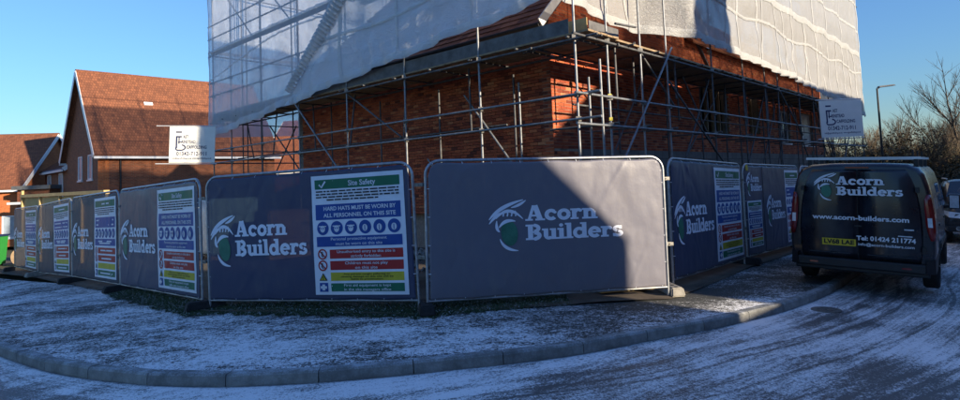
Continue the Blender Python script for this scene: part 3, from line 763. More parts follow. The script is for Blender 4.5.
# windows
for k, (a, b, c, d) in enumerate(WINR):
    o = WC+E2*a+UP*c+E1*.10; wdt = b-a; ht = d-c; fr = MB(); f_ = .06
    if k in (2, 3):
        fr.obox(HL(o), E2*wdt, E1*.06, UP*f_); fr.obox(HL(o+UP*(ht-f_)), E2*wdt, E1*.06, UP*f_)
        for x in (0, wdt/2-f_/2, wdt-f_): fr.obox(HL(o+E2*x+UP*f_), E2*f_, E1*.06, UP*(ht-2*f_))
        wf = fr.build('window', 'white_upvc', house)
        for x in (f_, wdt/2+f_/2):
            gl = MB(); gl.obox(HL(o+E2*x+UP*f_+E1*.025), E2*(wdt/2-1.5*f_), E1*.01, UP*(ht-2*f_)); gl.build('pane', 'white_metal' if k == 3 else 'glass_window', wf)
        sl2 = MB(); sl2.obox(HL(WC+E2*(a-.05)+UP*(c-.07)-E1*.05), E2*(wdt+.1), E1*.14, UP*.068); sl2.build('window_sill', 'white_upvc', wf)
    else:
        for x in [.15+.55*i for i in range(int(wdt/.55))]: fr.obox(HL(o+E2*x), E2*.09, E1*.09, UP*ht)
        fr.build('timber_prop', 'timber', house)
# arch of pale bricks over the end window
ar = MB(); cx = 20.65
for k in range(15):
    a = R(25+130*k/14); p = WC+E2*(cx+1.15*math.cos(a))+UP*(3.95+.62*math.sin(a))-E1*.012
    tg = E2*math.cos(a)+UP*math.sin(a)*.6; tg.normalize(); tn = tg.cross(E1).normalized()
    ar.obox(HL(p-tn*.04), tn*.085, E1*.03, tg*.22, 0, random.uniform(.5, 1))
ar.build('window_arch', 'brick_red', house)
# eaves over the left wall: fascia, gutter, laid tiles
rs = (E2*math.cos(R(42))+UP*math.sin(R(42)))      # up the slope
rn = (-E2*math.sin(R(42))+UP*math.cos(R(42)))
ev = WC-E2*.38+UP*5.10
mb = MB(); mb.obox(HL(ev-E2*.02-E1*.12-UP*.16), E1*(LW+.2), E2*.02, UP*.18); mb.build('fascia', 'white_upvc', house)
mb = MB(); mb.tube([HL(ev-E2*.08-E1*.1-UP*.03), HL(ev-E2*.08+E1*(LW+.1)-UP*.03)], .055, 8); mb.build('gutter', 'black_plastic', house)
mb = MB(); base = ev-E1*.1; mb.obox(HL(base-rn*.06), E1*(LW+.2), rs*6.3, rn*.05); 
o2 = base+rs*6.3; rs2 = (E2*math.cos(R(42))-UP*math.sin(R(42))); mb.obox(HL(o2-rn*.06), E1*(LW+.2), rs2*6.3, Vector((rn.x*-1, rn.y*-1, rn.z)) *.05); mb.build('roof_deck', 'render_paint', house)
tl = MB(); rnd = random.Random(5)
for j in range(24):
    n = int((LW+.2)/.27)
    for i in range(n+1):
        x = i*.27+(j % 2)*.135-.1
        if x < 0: x = 0
        if x > LW: continue
        o = base+E1*x+rs*(j*.26)+rn*(.001+rnd.uniform(0, .006)); wd = .262
        # each tile tilts: its tail rides on the course below
        tail = rn*.034
        vs = [o, o+E1*wd, o+E1*wd+rs*.30, o+rs*.30]; vs = [vs[0]+tail, vs[1]+tail, vs[2]+rn*.008, vs[3]+rn*.008]+[vs[0]+tail-rn*.02, vs[1]+tail-rn*.02]
        tl.add([HL(v) for v in vs], [(0, 1, 2, 3)[::-1], (0, 4, 5, 1)[::-1]], 0, rnd.random())
tl.build('roof_tile', 'tile_clay', house, kind='stuff')
# barge boards up the gable
for sgn in (0, 1):
    a = WC+E2*(-.42)+UP*(5.02) if sgn == 0 else WC+E2*(8.75)+UP*6.1
    b = WC+E2*4.7+UP*9.95
    mb = MB(); dd = (b-a); q = dd.normalized(); nn = q.cross(E1).normalized(); nn = nn if nn.z > 0 else -nn
    mb.obox(HL(a-E1*.16), dd, E1*.03, nn*.20); mb.obox(HL(a-E1*.13), dd, E1*.135, nn*.02); mb.build('barge_board', 'white_upvc', house)
mb = MB(); mb.obox(HL(WC+E2*7.2+UP*5.75-E1*.3), E2*16.6, E1*(5.3)+UP*4.2, UP*.1); mb.obox(HL(WC+E2*7.2+UP*5.75+E1*10.3), E2*16.6, -E1*5.3+UP*4.2, UP*.1); mb.build('roof', 'roof_tile_red', house)

# ------------------------------------------------------------------ scaffolding
scaf = empty('scaffolding', tuple(C0+UP*g(C0.x)), 0, 'tube scaffolding wrapped round the brick house behind the fence', 'scaffolding')
sw = C0+UP*g(C0.x)
def SL(p): return Vector(p)-sw
rndS = random.Random(3)
def pole(name, a, b, mat='galv', r=.0242, ext=0):
    a, b = Vector(a), Vector(b); d = (b-a).normalized(); MB().tube([SL(a-d*ext), SL(b+d*ext)], r, 8).build(name, mat, scaf)
coup = MB()
def coupler(p): 
    p = SL(p); s_ = .05
    coup.box((p.x-s_, p.y-s_, p.z-.05), (p.x+s_, p.y+s_, p.z+.05))
def zg(p): return g(p.x)+.01
LS = [0.22, 2.71, 5.25, 7.75, 10.3, 12.7, 15.02, 16.55]          # outer standards, left side
RT = [.80, 2.15, 3.40, 6.04, 8.35, 9.1+1.2, 11.6, 14.04, 15.93, 18.4, 20.9, 22.8, 24.8]
TOPZ = 12.9
DK = 4.42
for s_ in LS:
    p = C0+E1*s_; lean = E1*rndS.uniform(-.03, .03); pole('standard', p+UP*zg(p), p+lean+UP*(TOPZ+rndS.uniform(-.3, .3)), 'galv' if rndS.random() < .7 else 'galv_old')
    for z in (2.8, 3.27, DK-.06, 7.0, 5.35, 5.85, 9.5): coupler(p+UP*z)
for s_ in LS[1:]:
    p = C0+E1*(s_-.03)+E2*1.12; pole('standard', p+UP*zg(p), p+UP*(4.15 if s_ < 9 else TOPZ-.3), 'galv_old')
for t_ in RT:
    p = C0+E2*t_; pole('standard', p+UP*zg(p), p+E2*rndS.uniform(-.03, .03)+UP*(TOPZ-rndS.uniform(.9, 1.3)), 'galv' if t_ < 5 else 'galv_old')
    for z in (2.7, 3.24, DK-.06, 7.0): coupler(p+UP*z)
for t_ in RT[2:]:
    p = C0+E2*(t_-.1)+E1*1.25; pole('standard', p+UP*zg(p), p+UP*4.3, 'galv_old')
# short sunlit poles near the corner
pole('standard', C0+E2*.42-E1*.05+UP*g(2.3), C0+E2*.42-E1*.05+UP*3.95, 'galv')
p = C0+E2*.95+E1*.55; pole('standard', p+UP*g(2.6), p+UP*3.75)
pole('standard', C0+E1*2.55+E2*1.15+UP*g(1), C0+E1*2.55+E2*1.15+UP*3.95, 'galv')
# ledgers and guard rails: three lengths of tube each, ends overlapping a little
def run(z, a, b, O, d, out, mat='galv', name='ledger', step=6.2, jz=.0):
    x = a; k = 0
    while x < b-.05:
        e = min(b, x+step); off = out*(.05 if k % 2 else .058)
        pole(name, O+d*(x-.12)+off+UP*(z+jz*x), O+d*(e+.12)+off+UP*(z+jz*e), mat); x = e; k += 1
for z in (2.8, 3.27, DK-.10, 5.35, 5.85, 6.88, 7.55, 8.05, 9.4, 10.2, 10.7, 12.6):
    run(z, -.2, 16.7, C0, E1, nL, 'galv' if z < 4 else 'galv_old', 'ledger' if z in (DK-.10, 6.88, 9.4) else 'guard_rail')
for z in (2.68, 3.24, DK-.10, 6.88, 7.4, 7.9, 9.4, 10.2):
    run(z, -.35, 25.0, C0, E2, nR, 'galv' if z < 4 else 'galv_old', 'ledger' if z in (DK-.10, 6.88, 9.4) else 'guard_rail')
run(DK-.10, 0, 16.7, C0+E2*1.12, E1, nL, 'galv_old'); run(DK-.10, 0, 24.8, C0+E1*1.25, E2, nR, 'galv_old'); run(3.0, 3, 16.7, C0+E2*1.12, E1, nL, 'galv_old'); 
# transoms under the boards
x = .3
while x < 16.6:
    pole('transom', C0+E1*x-E2*.15+UP*(DK-.05), C0+E1*x+E2*1.75*(.82 if x < 10.5 else .8)+UP*(DK-.05), 'galv_old', .022); x += 1.2+rndS.uniform(-.15, .15)
x = .3
while x < 24.7:
    pole('transom', C0+E2*x-E1*.2+UP*(DK-.05), C0+E2*x+E1*1.7+UP*(DK-.05), 'galv_old', .022); x += 1.2+rndS.uniform(-.15, .15)
# braces
def brace(O, d, s0, z0, s1, z1, off, mat='galv'): pole('brace', O+d*s0+off+UP*z0, O+d*s1+off+UP*z1, mat)
brace(C0, E1, 10.35, 4.3, 7.6, 1.75, nL*.1); brace(C0+E2*1.0, E1, 4.15, 3.85, 2.3, 1.6, nL*.02); brace(C0+E2*1.0, E1, 5.6, 2.35, 4.9, 1.6, nL*.0)
brace(C0, E1, 7.9, 4.3, 5.6, 2.9, E2*.15, 'galv_old'); brace(C0, E1, 13.9, 4.0, 10.9, 1.5, E2*.9, 'galv_old'); brace(C0, E1, 12.6, 3.9, 15, 1.4, E2*1.2, 'galv_old')
brace(C0, E2, .95, 1.9, 3.5, 4.6, nR*.1, 'galv'); brace(C0, E2, 2.1, 4.55, 3.9, 3.3, E1*.1, 'galv_old'); brace(C0, E2, 3.3, 3.8, 7.0, 1.5, nR*.08, 'galv_old')
brace(C0, E2, 6.2, 1.8, 9.4, 4.3, E1*1.1, 'galv_old'); brace(C0, E2, 13.9, 2.9, 11.5, 4.3, nR*.08, 'galv_old'); brace(C0, E2, 15.9, 4.2, 18.3, 2.2, nR*.08, 'galv_old'); brace(C0, E2, 20, 2, 23, 4.3, nR*.08, 'galv_old')
for k in range(5): brace(C0, E1, 3+2.6*k, 7.0, 5.6+2.6*k, 9.4, E2*.1, 'galv_old')
for k in range(16):
    t_ = 1.6+k*1.42+rndS.uniform(-.3, .3); o_ = E1*rndS.uniform(.15, 1.1); zz = rndS.uniform(2.9, 3.6)
    pole('puncheon', C0+E2*t_+o_+UP*zz, C0+E2*t_+o_+UP*(DK+rndS.uniform(-.05, .4) if o_.length < .3 else DK-.02), 'galv_old')
for k in range(9):
    t_ = 2.4+k*2.5; brace(C0, E2, t_, rndS.uniform(1.8, 2.4), t_+rndS.choice((-1.9, 1.9)), 4.25, E1*rndS.uniform(.3, 1.15), 'galv_old')
for t_ in RT: pole('transom', C0+E2*(t_+.06)-E1*.15+UP*2.74, C0+E2*(t_+.06)+E1*1.5+UP*2.74, 'galv_old')
for k in range(6):
    s_ = 3.6+k*2.3; pole('puncheon', C0+E1*s_+E2*rndS.uniform(.3, 1.0)+UP*2.9, C0+E1*s_+E2*.6+UP*(DK-.04), 'galv_old')
run(3.3, 1.5, 24.5, C0+E1*1.3, E2, nR, 'galv_old'); 
# tube ends sticking out at the corner
pole('ledger', C0+E2*.55-E1*.35+UP*4.60, C0+E2*1.35-E1*.35+UP*4.66, 'galv_old'); pole('ledger', C0-E1*.3+UP*3.27, C0+E1*1.0+UP*3.26)
coup.build('coupler', 'coupler_steel', scaf, kind='stuff')
for q in (C0+E2*.80+UP*3.28, C0+E2*.80+UP*2.82):
    MB().box(tuple(SL(q)-Vector((.032, .032, .032))), tuple(SL(q)+Vector((.032, .032, .032)))).build('pole_cap', 'yellow_cap', scaf)
# boards of the working lift, one object each (four meshes shared)
bd = {}
def board_mesh(L):
    k = round(L, 2)
    if k not in bd:
        m_ = MB(); m_.box((0, .006, 0), (k, .219, .038)); bd[k] = m_.mesh('scaffold_board', 'timber')
    return bd[k]
def boards(O, d, nrm_in, a, b, z, rows):
    ang = math.atan2(d.y, d.x); flip = (d.cross(UP)*-1).dot(nrm_in) < 0
    for r_ in range(rows):
        x = a-(r_ % 2)*1.1
        while x < b:
            x0 = max(a, x); x1 = min(b, x+3.9)
            if x1-x0 > .3:
                me = board_mesh(round(x1-x0-.01, 2)); o = new_obj('scaffold_board', me, scaf)
                off = r_*.226 if not flip else -(r_+1)*.226
                side = UP.cross(d)
                p = O+d*x0+(nrm_in*(r_*.226) if not flip else nrm_in*((r_+1)*.226))+UP*(z+rndS.uniform(0, .008))
                o.location = SL(p); o.rotation_euler = (0, rndS.uniform(-.001, .001), ang)
            x += 3.9
boards(C0-E2*.02+E1*-.1, E1, E2, 0, 16.7, DK, 5); boards(C0-E1*.02+E2*-.1, E2, E1, 1.15, 24.9, DK, 6)
boards(C0+E1*0, E1, E2, 0, 8.0, 7.02, 4); boards(C0+E1*0, E1, E2, 8.0, 16.6, 7.02, 1); boards(C0, E2, E1, 0, 24.9, 7.02, 4)
# toe boards on edge
def toe(O, d, a, b, z, out, h=.225):
    x = a; k = 0
    while x < b:
        e = min(b, x+3.9); m_ = MB(); m_.obox(SL(O+d*x+out*(.03+.004*(k % 2))+UP*(z+.006*(k % 2))), d*(e-x-.004), out*.036, UP*h); m_.build('toe_board', 'toe_timber', scaf); x = e; k += 1
simple('toe_timber', (.13, .125, .12), .75, 0, .35, 4, .25)
toe(C0, E1, .35, 8.2, 4.46, E2*.3, .29); toe(C0, E1, 8.2, 16.6, 4.46, E2*.3); toe(C0, E2, .2, 1.3, 4.46, E1*.3)
toe(C0, E1, .3, 8.0, 7.07, E2*.3); toe(C0, E2, .3, 24.8, 7.07, E1*.3)
# pale ply sheet at the corner of the lift, edge timbers of the right hand lift
m_ = MB(); m_.obox(SL(C0+E2*.35+E1*.15+UP*4.50), E2*.02, E1*1.0, UP*.30); m_.build('end_board', 'sand_timber', scaf)
m_ = MB(); m_.obox(SL(C0+E2*1.2+E1*1.42+UP*4.47), E2*23.0, E1*.20, UP*.05); m_.build('edge_plank', 'timber', scaf)
m_ = MB(); m_.obox(SL(C0+E2*.1-E1*.1+UP*1.96), E2*1.25, E1*.4, UP*.045); m_.build('scaffold_board', 'sand_timber', scaf)
m_ = MB(); m_.obox(SL(C0+E2*1.0-E1*.1+UP*2.01), E2*.5, E1*.25, UP*.10); m_.build('timber_offcut', 'sand_timber', scaf)

# ------------------------------------------------------------------ netting
def seamed_net(name, label, O, d, nrm, a, b, zb, ztop, mat, bandmat, seed, bow=.10, hb=(5.4, 6.1, 7.1, 8.4, 9.7, 11), posts=LS, vb=(), res=.09, edge=None, base_off=lambda x: 0, grp='sheets of white debris netting round the scaffolding'):
    """net hung outside the poles between a and b; zb(x) gives its lower edge"""
    t = empty(name, tuple(O+UP*5), 0, label, 'netting', grp); base = O+UP*5
    def disp(x, z):
        near = min(abs(x-p) for p in posts); k = min(1, near/1.1)
        lz = min(abs(z-h) for h in hb); kk = min(1, lz/.6)
        w1 = noise.noise(Vector((x*.55+seed, z*.45, seed)))*.8+noise.noise(Vector((x*1.7, z*.8+seed, 2)))*.35
        w2 = noise.noise(Vector((x*4.2+seed, z*1.4, 4)))*.10+noise.noise(Vector((x*9, z*3+seed, 9)))*.035
        return base_off(x)+.12+bow*(k*.6+kk*.4)*(.55+w1)+w2*.5*(.4+k)
    def pt(x, z, extra=0):
        zz = max(z, zb(x)); y = disp(x, zz)
        low = max(0, 1-(zz-zb(x))/.35); y += low*.05*math.sin(x*7+seed)
        return O+d*x+nrm*(y+extra)+UP*zz-base
    nu = int(abs(b-a)/res); nv = int((ztop-4)/res)
    def fn(u, v):
        x = lerp(a, b, u); z0 = zb(x); z = lerp(z0, ztop, v)
        if edge: x = max(x, 0) if not edge else lerp(a, edge(z), u); z0 = zb(x); z = lerp(z0, ztop, v)
        return pt(x, z)
    fl = d.cross(UP).dot(nrm) < 0
    m_ = MB(); m_.grid(fn, nu, nv, flip=fl); m_.build('net_sheet', mat, t)
    def bandstrip(pf, n, wv, nm='seam_band', mt=bandmat):
        m2 = MB()
        def f2(u, v):
            x, z = pf(u); return pt(x, z+wv[1]*(v-.5)*2, .016+.012*math.sin(v*math.pi)) if wv[0] == 'h' else pt(x+wv[1]*(v-.5)*2, z, .016+.012*math.sin(v*math.pi))
        m2.grid(f2, n, 3, flip=fl if wv[0] == 'h' else not fl); m2.build(nm, mt, t)
    return t, bandstrip, pt
zbL = lambda s_: interp([(0, 5.2), (1, 5.17), (2.05, 5.06), (3.26, 4.98), (4.27, 4.87), (5.4, 4.8), (6.65, 4.69), (8.06, 4.57), (10.24, 4.33), (12.14, 4.17), (14.34, 3.94), (16.6, 3.78)], s_)+.05*math.sin(s_*2.4)*.6
zbR = lambda t_: interp([(0, 5.34), (1.41, 5.32), (2.24, 5.22), (3.28, 5.17), (3.7, 5.12), (4.6, 4.98), (7.84, 4.94), (9.06, 4.87), (11.4, 4.82), (14.3, 4.74), (18.7, 4.53), (24.9, 4.1)], t_)+.03*math.sin(t_*2.1)
# dull double sheet, nearer the corner; its far edge is a diagonal
edgeB = lambda z: interp([(4.5, 10.8), (5.53, 9.5), (6.23, 8.55), (6.92, 7.75), (8.5, 6.4), (12, 4.5)], z)
tB, bandB, ptB = seamed_net('debris_netting', 'dull grey netting over the shaded left scaffold, right of the bright diagonal fold', C0, E1, nL, .12, 9, zbL, 11.9, 'net_dull', 'net_band', 1.3, .10, edge=edgeB)
bandB(lambda u: (lerp(.15, 10.5, u), zbL(lerp(.15, 10.5, u))+.09), 110, ('h', .10), 'hem')
bandB(lambda u: (lerp(3.0, 8.7, u), 6.0+.05*math.sin(u*9)-u*.12), 70, ('h', .05))
bandB(lambda u: (5.32, lerp(4.9, 8, u)), 30, ('v', .045)); bandB(lambda u: (7.8+.05*math.sin(u*5), lerp(4.75, 6.7, u)), 24, ('v', .07)); bandB(lambda u: (2.75, lerp(5.15, 7, u)), 24, ('v', .03))
bandB(lambda u: (lerp(.15, 6.4, u), 8.35+.1*math.sin(u*7)), 70, ('h', .06))
# gathered fold on the diagonal
fold = MB(); nf = 300; rows_ = []
for k in range(nf):
    z = lerp(4.72, 8.3, k/(nf-1)); x = edgeB(z)-.10; x2 = edgeB(z+.05)-.10; al = (E1*(x2-x)+UP*.05).normalized(); pr = al.cross(nL).normalized(); pr = pr if pr.dot(E1) > 0 else -pr
    wl = .05+.17*min(1, max(0, z-4.7)/1.8); rib = 1.3*math.sin(k*.85+.8*math.sin(k*.05)); c_ = C0+E1*x+UP*z-(C0+UP*5); row = []
    for q in range(7):
        t_ = q/6*2-1; wob = .02*noise.noise(Vector((k*.3, q, 1))); row.append(c_+pr*(t_*wl+wob)+nL*(.20+.16*(1-t_*t_)+.05*rib*(1-.4*t_*t_)+.03*noise.noise(Vector((k*.05, q*.5, 4))))+al*(.05*t_))
    rows_.append(row)
vs = [q for row in rows_ for q in row]; fs = [(k*7+j, k*7+j+1, k*7+j+8, k*7+j+7) for k in range(nf-1) for j in range(6)]
fold.add(vs, fs, 0, None, True); fold.build('gathered_fold', 'net_band', tB)
# clear sheet to the left of it
tA, bandA, ptA = seamed_net('debris_netting', 'see-through pale netting at the far left end of the scaffold with sky showing behind', C0, E1, nL, 16.62, 6, zbL, 11.9, 'net_clear', 'net_band_clear', 5.1, .08, edge=lambda z: edgeB(z)-.3)
bandA(lambda u: (lerp(10.4, 16.6, u), zbL(lerp(10.4, 16.6, u))+.10), 80, ('h', .13), 'hem')
bandA(lambda u: (lerp(8.0, 16.6, u), 6.6+.25*math.sin(u*4)-.5*u), 80, ('h', .035)); bandA(lambda u: (lerp(8.0, 16.6, u), 7.0), 80, ('h', .05)); bandA(lambda u: (16.55, lerp(3.9, 11, u)), 60, ('v', .05))
# return of the net round the left end
tE, bandE, ptE = seamed_net('debris_netting', 'strip of netting turned round the left end pole of the scaffold', C0+E1*16.62, E2, E1, .05, 14.0, lambda x: 3.8+.15*x*.3, 12.0, 'net_back', 'net_band', 8.1, .08, posts=[0, 1.3, 3.6, 6, 8.4, 10.8, 13.2], res=.14)
bandE(lambda u: (lerp(.1, 13.9, u), 7.1), 100, ('h', .06))
for t_ in (1.3, 3.6, 6, 8.4, 10.8, 13.2):
    p = C0+E1*16.5+E2*t_; pole('standard', p+UP*zg(p), p+UP*(13.3-.15*(t_ % 2)), 'galv_old')
for z in (2.8, 3.27, 4.32, 6.9, 9.4, 12.7): run(z, 0, 13.6, C0+E1*16.5, E2, E1, 'galv_old', 'ledger' if z in (4.32, 6.9, 9.4) else 'guard_rail')
# right hand face, in the sun
tR, bandR, ptR = seamed_net('debris_netting', 'bright sunlit white netting along the long right side of the scaffold', C0, E2, nR, .15, 24.9, zbR, 12.0, 'net_lit', 'net_band_lit', 11.7, .17, posts=RT, res=.10, base_off=lambda x: -1.0*max(0, min(1, (4.6-x)/.9)))
bandR(lambda u: (lerp(.2, 24.8, u), zbR(lerp(.2, 24.8, u))+.10), 260, ('h', .11), 'hem')
bandR(lambda u: (lerp(3.6, 24.8, u), 7.2+.03*math.sin(u*60)), 240, ('h', .12)); bandR(lambda u: (lerp(4.5, 24.8, u), 6.25+.10*math.sin(u*26)), 240, ('h', .045))
bandR(lambda u: (lerp(10, 24.8, u), 8.42-.012*u+.05*math.sin(u*30)), 200, ('h', .06)); bandR(lambda u: (lerp(10, 24.8, u), 9.75), 200, ('h', .05)); bandR(lambda u: (24.75, lerp(4.3, 11.9, u)), 60, ('v', .10))
rv = random.Random(9)
for x in (2.3, 3.5, 6.9, 7.7, 9.3, 9.9, 11.5, 12.2, 13.2, 14.4, 15.1, 16.2, 17.3, 18.2, 19.4, 20.8, 22.1, 23.3):
    a_, b_, c_ = rv.uniform(-.5, .5), rv.uniform(0, 6), rv.uniform(.02, .045)
    top = 7.1 if rv.random() < .7 else 9
    bandR(lambda u, x=x, a_=a_, b_=b_: (x+a_*u+.12*math.sin(u*4+b_), lerp(4.95 if x < 12 else 4.75, top, u)), 40, ('v', c_), 'crease_band')
tF, bandF, ptF = seamed_net('debris_netting', 'end strip of netting turned round the far right pole against the sky', C0+E2*24.92, E1, E2, .02, 2.4, lambda x: 4.2, 11.9, 'net_lit', 'net_band', 15.1, .10, posts=[0, 1.2, 2.4])
pole('transom', C0+E2*24.0+UP*9.95, C0+E2*25.9+UP*9.9, 'galv_old')

# ------------------------------------------------------------------ scaffolder's sign boards
def scaffold_sign(x, y, z, wd, hg, rz, label, board, ry=0, rail=.5):
    t = empty('sign_board', (x, y, z), rz, label, 'sign', None); t.rotation_euler = (0, ry, rz)
    MB().box((0, -.012, 0), (wd, .012, hg)).build('board', board, t)
    F = Flat(-.014)
    # big monogram: bar, E arms, S curl
    u = wd; a = hg
    F.rect(.14*u, .83*a, .27*u, .87*a); F.rect(.14*u, .70*a, .27*u, .74*a); F.rect(.14*u, .40*a, .175*u, .74*a); F.rect(.20*u, .52*a, .225*u, .70*a); F.rect(.19*u, .555*a, .28*u, .585*a)
    F.ring(.25*u, .42*a, .10*u, .075*a, -90, 75, .035*a); F.rect(.17*u, .33*a, .25*u, .365*a); F.ring(.19*u, .40*a, .045*u, .055*a, 120, 270, .035*a)
    F.build('monogram', 'print_navy', t)
    G = Flat(-.014); G.text('AST', .36*u, .715*a, .12*a, .004, .12*u); G.text('RINSTEAD', .42*u, .575*a, .12*a, .004, .30*u); G.text('CAFFOLDING', .60*u, .425*a, .12*a, .004, .44*u)
    G.text('01342-712-911', .5*u, .245*a, .15*a, .004, .66*u); G.text('info@egscaffolding.co.uk  www.egscaffolding.co.uk', .5*u, .12*a, .06*a, .001, .86*u); G.build('lettering', 'print_navy', t)
    for zz in (-.04, hg+.03): MB().tube([(-rail, .04, zz), (wd+.05, .04, zz)], .02, 6).build('rail', 'white_metal', t)
scaffold_sign(-11.2, 21.0, 2.84, 1.63, 1.30, .02, 'cream sunlit scaffolding firm sign hung off the left end of the scaffold', 'board_cream', .04)
scaffold_sign(11.70, 20.0, 2.72, 1.55, 1.28, .10, 'grey shaded scaffolding firm sign above the van, at the right end of the netting', 'board_cream', -.01, .1)

# ------------------------------------------------------------------ houses to the left
def far_window(o, d, nrm, wd, hg, house_, bars=1, base=(0, 0, 0)):
    bs = Vector(base); f = MB(); ft = .07
    f.obox(o-bs+nrm*.005, d*wd, nrm*.05, UP*ft); f.obox(o-bs+nrm*.005+UP*(hg-ft), d*wd, nrm*.05, UP*ft)
    for k in range(bars+2): f.obox(o-bs+nrm*.005+d*((wd-ft)*k/(bars+1))+UP*ft, d*ft, nrm*.05, UP*(hg-2*ft))
    w_ = f.build('window', 'white_upvc', house_)
    q = MB(); q.obox(o-bs-nrm*.02+d*ft+UP*ft, d*(wd-2*ft), nrm*.04, UP*(hg-2*ft)); q.build('pane', 'pane_curtain', w_)
    q = MB(); q.obox(o-bs-d*.06-UP*.09, d*(wd+.12), nrm*.10, UP*.085); q.build('window_sill', 'white_upvc', w_)
def gable_house(name_lbl, cat, corner, da, db, wid, length, ze, zr, zb, wallm, roofm, ov=.3, name='brick_house'):
    """da runs along the gable (width), db along the ridge; corner is the near corner of both walls"""
    c = Vector((corner[0], corner[1], zb)); h_ = empty(name, tuple(c), 0, name_lbl, cat)
    hh = ze-zb; hr = zr-zb; b = MB(); A = da*wid; B = db*length
    v = [Vector((0, 0, 0)), A, A+B, B]; v2 = [q+UP*hh for q in v]; r0 = A*.5+UP*hr; r1 = r0+B
    b.add([v[0], v[1], v2[1], r0, v2[0]], [(0, 1, 2, 3, 4)]); b.add([v[3], v[2], v2[2], r1, v2[3]], [(4, 3, 2, 1, 0)]); b.add([v[0], v[3], v2[3], v2[0]], [(0, 1, 2, 3)]); b.add([v[1], v[2], v2[2], v2[1]], [(3, 2, 1, 0)])
    o = b.build('wall', wallm, h_)
    bm = bmesh.new(); bm.from_mesh(o.data); bmesh.ops.remove_doubles(bm, verts=bm.verts, dist=.001); bmesh.ops.recalc_face_normals(bm, faces=bm.faces); bm.to_mesh(o.data); bm.free()
    for sgn in (0, 1):
        e0 = (-da*ov if sgn == 0 else A+da*ov)+UP*(hh-ov*(hr-hh)/(wid/2)); sl_ = (r0-e0); n_ = sl_.cross(db).normalized(); n_ = n_ if n_.z > 0 else -n_
        q = MB(); q.obox(e0-db*ov+n_*.02, sl_, db*(length+2*ov), n_*.10); q.build('roof_slope', roofm, h_)
        q = MB(); q.obox(e0-db*(ov+.03)-n_*.13+n_*.02, sl_, db*.03, n_*.27); q.build('barge_board', 'white_upvc', h_)
        q = MB(); q.obox(e0-db*ov-UP*.12+(-da if sgn == 0 else da)*.02, db*(length+2*ov), (-da if sgn == 0 else da)*.10, UP*.13); q.build('gutter', 'white_upvc', h_)
    q = MB(); q.tube([r0-db*ov+UP*.10, r1+db*ov+UP*.10], .11, 8); q.build('ridge_tile', roofm, h_)
    return h_, c
hA, cA = gable_house('steep gabled brick house left of the scaffold, roof half in shadow', 'house', (-21.6, 33.0), E1, E2, 7.3, 10.6, 4.40, 9.35, -1.1, 'brick_far', 'roof_tile_orange')
cAw = Vector((-21.6, 33.0, 0))
for a_, z0, wd, hg in ((1.1, 2.75, .85, 1.45), (3.3, 2.75, .85, 1.45), (1.1, .1, .85, 1.2), (3.3, .1, .9, 1.2)): far_window(cAw+E1*a_+UP*z0, E1, -E2, wd, hg, hA, 0, cA)
q = MB(); q.tube([cAw+E2*1.1-E1*.08+UP*4.2-cA, cAw+E2*1.1-E1*.08+UP*-1.0-cA], .05, 8); q.build('downpipe', 'black_plastic', hA)
q = MB(); q.obox(cAw-E2*.012-E1*.012+UP*-1-cA, E1*.02, E2*.55, UP*5.2); q.build('sunlit_quoin', 'brick_orange', hA)  # sunlit strip of the corner, put into the colour as brighter brick
q = MB(); rsl = (E1*3.65+UP*4.95).normalized(); rnl = (UP*3.65-E1*4.95).normalized(); p0 = cAw-cA+UP*4.4+E2*3.0+rsl*3.6+rnl*.13-Vector((0, 0, 0)); q.obox(p0, E2*.5, rsl*.22, rnl*.08); q.build('roof_vent', 'white_upvc', hA)
for a_ in (4.5, 8.5): far_window(cAw+E2*a_+UP*.2, E2, -E1, 1.2, 1.2, hA, 1, cA)
# lower wing carried on behind it
hB, cB = gable_house('low brick wing with blue-grey reflecting roof behind the steep gabled house', 'house', (-26.9, 38.0), E2, E1, 6.5, 6.4, 3.75, 6.0, -1.2, 'brick_far', 'solar_dark', .25)
cBw = Vector((-26.9, 38.0, 0))
for a_ in (1.0, 4.4): far_window(cBw+E1*a_+UP*1.9, E1, -E2, 1.0, 1.5, hB, 0, cB)
hC, cC = gable_house('orange sunlit brick house at the far left edge with wide tiled roof', 'house', (-31.5, 40.0), Vector((-.15, .99, 0)).normalized(), Vector((-.99, -.15, 0)).normalized(), 8.4, 15, 2.66, 6.5, -1.4, 'brick_orange', 'roof_tile_orange', .25)
cCw = Vector((-31.5, 40.0, 0)); far_window(cCw+Vector((-.99, -.15, 0))*.2+UP*-.8, Vector((-.99, -.15, 0)), Vector((.15, -.99, 0)), .9, 1.5, hC, 0, cC)
# dark porch between them
po = empty('porch', (-30.6, 38.6, -1.3), R(-8), 'small dark porch with flat roof beside the orange house', 'porch')
MB().box((0, 0, 0), (2.4, 2.2, 3.7)).build('wall', 'brick_far', po); MB().box((-.2, -.25, 3.7), (2.6, 2.3, 3.95)).build('roof', 'lead', po); MB().box((.7, -.05, 0), (1.6, -.003, 2.1)).build('door', 'render_paint', po); MB().box((-.15, -.6, 2.75), (2.5, -.26, 2.9)).build('door_canopy', 'white_upvc', po)
hD, cD = gable_house('brick house glimpsed through the open bottom of the scaffold', 'house', (-17.6, 46.3), Vector((.25, .97, 0)).normalized(), Vector((.97, -.25, 0)).normalized(), 8, 12, 3.3, 7.4, -1.0, 'brick_orange', 'roof_tile_red', .25)
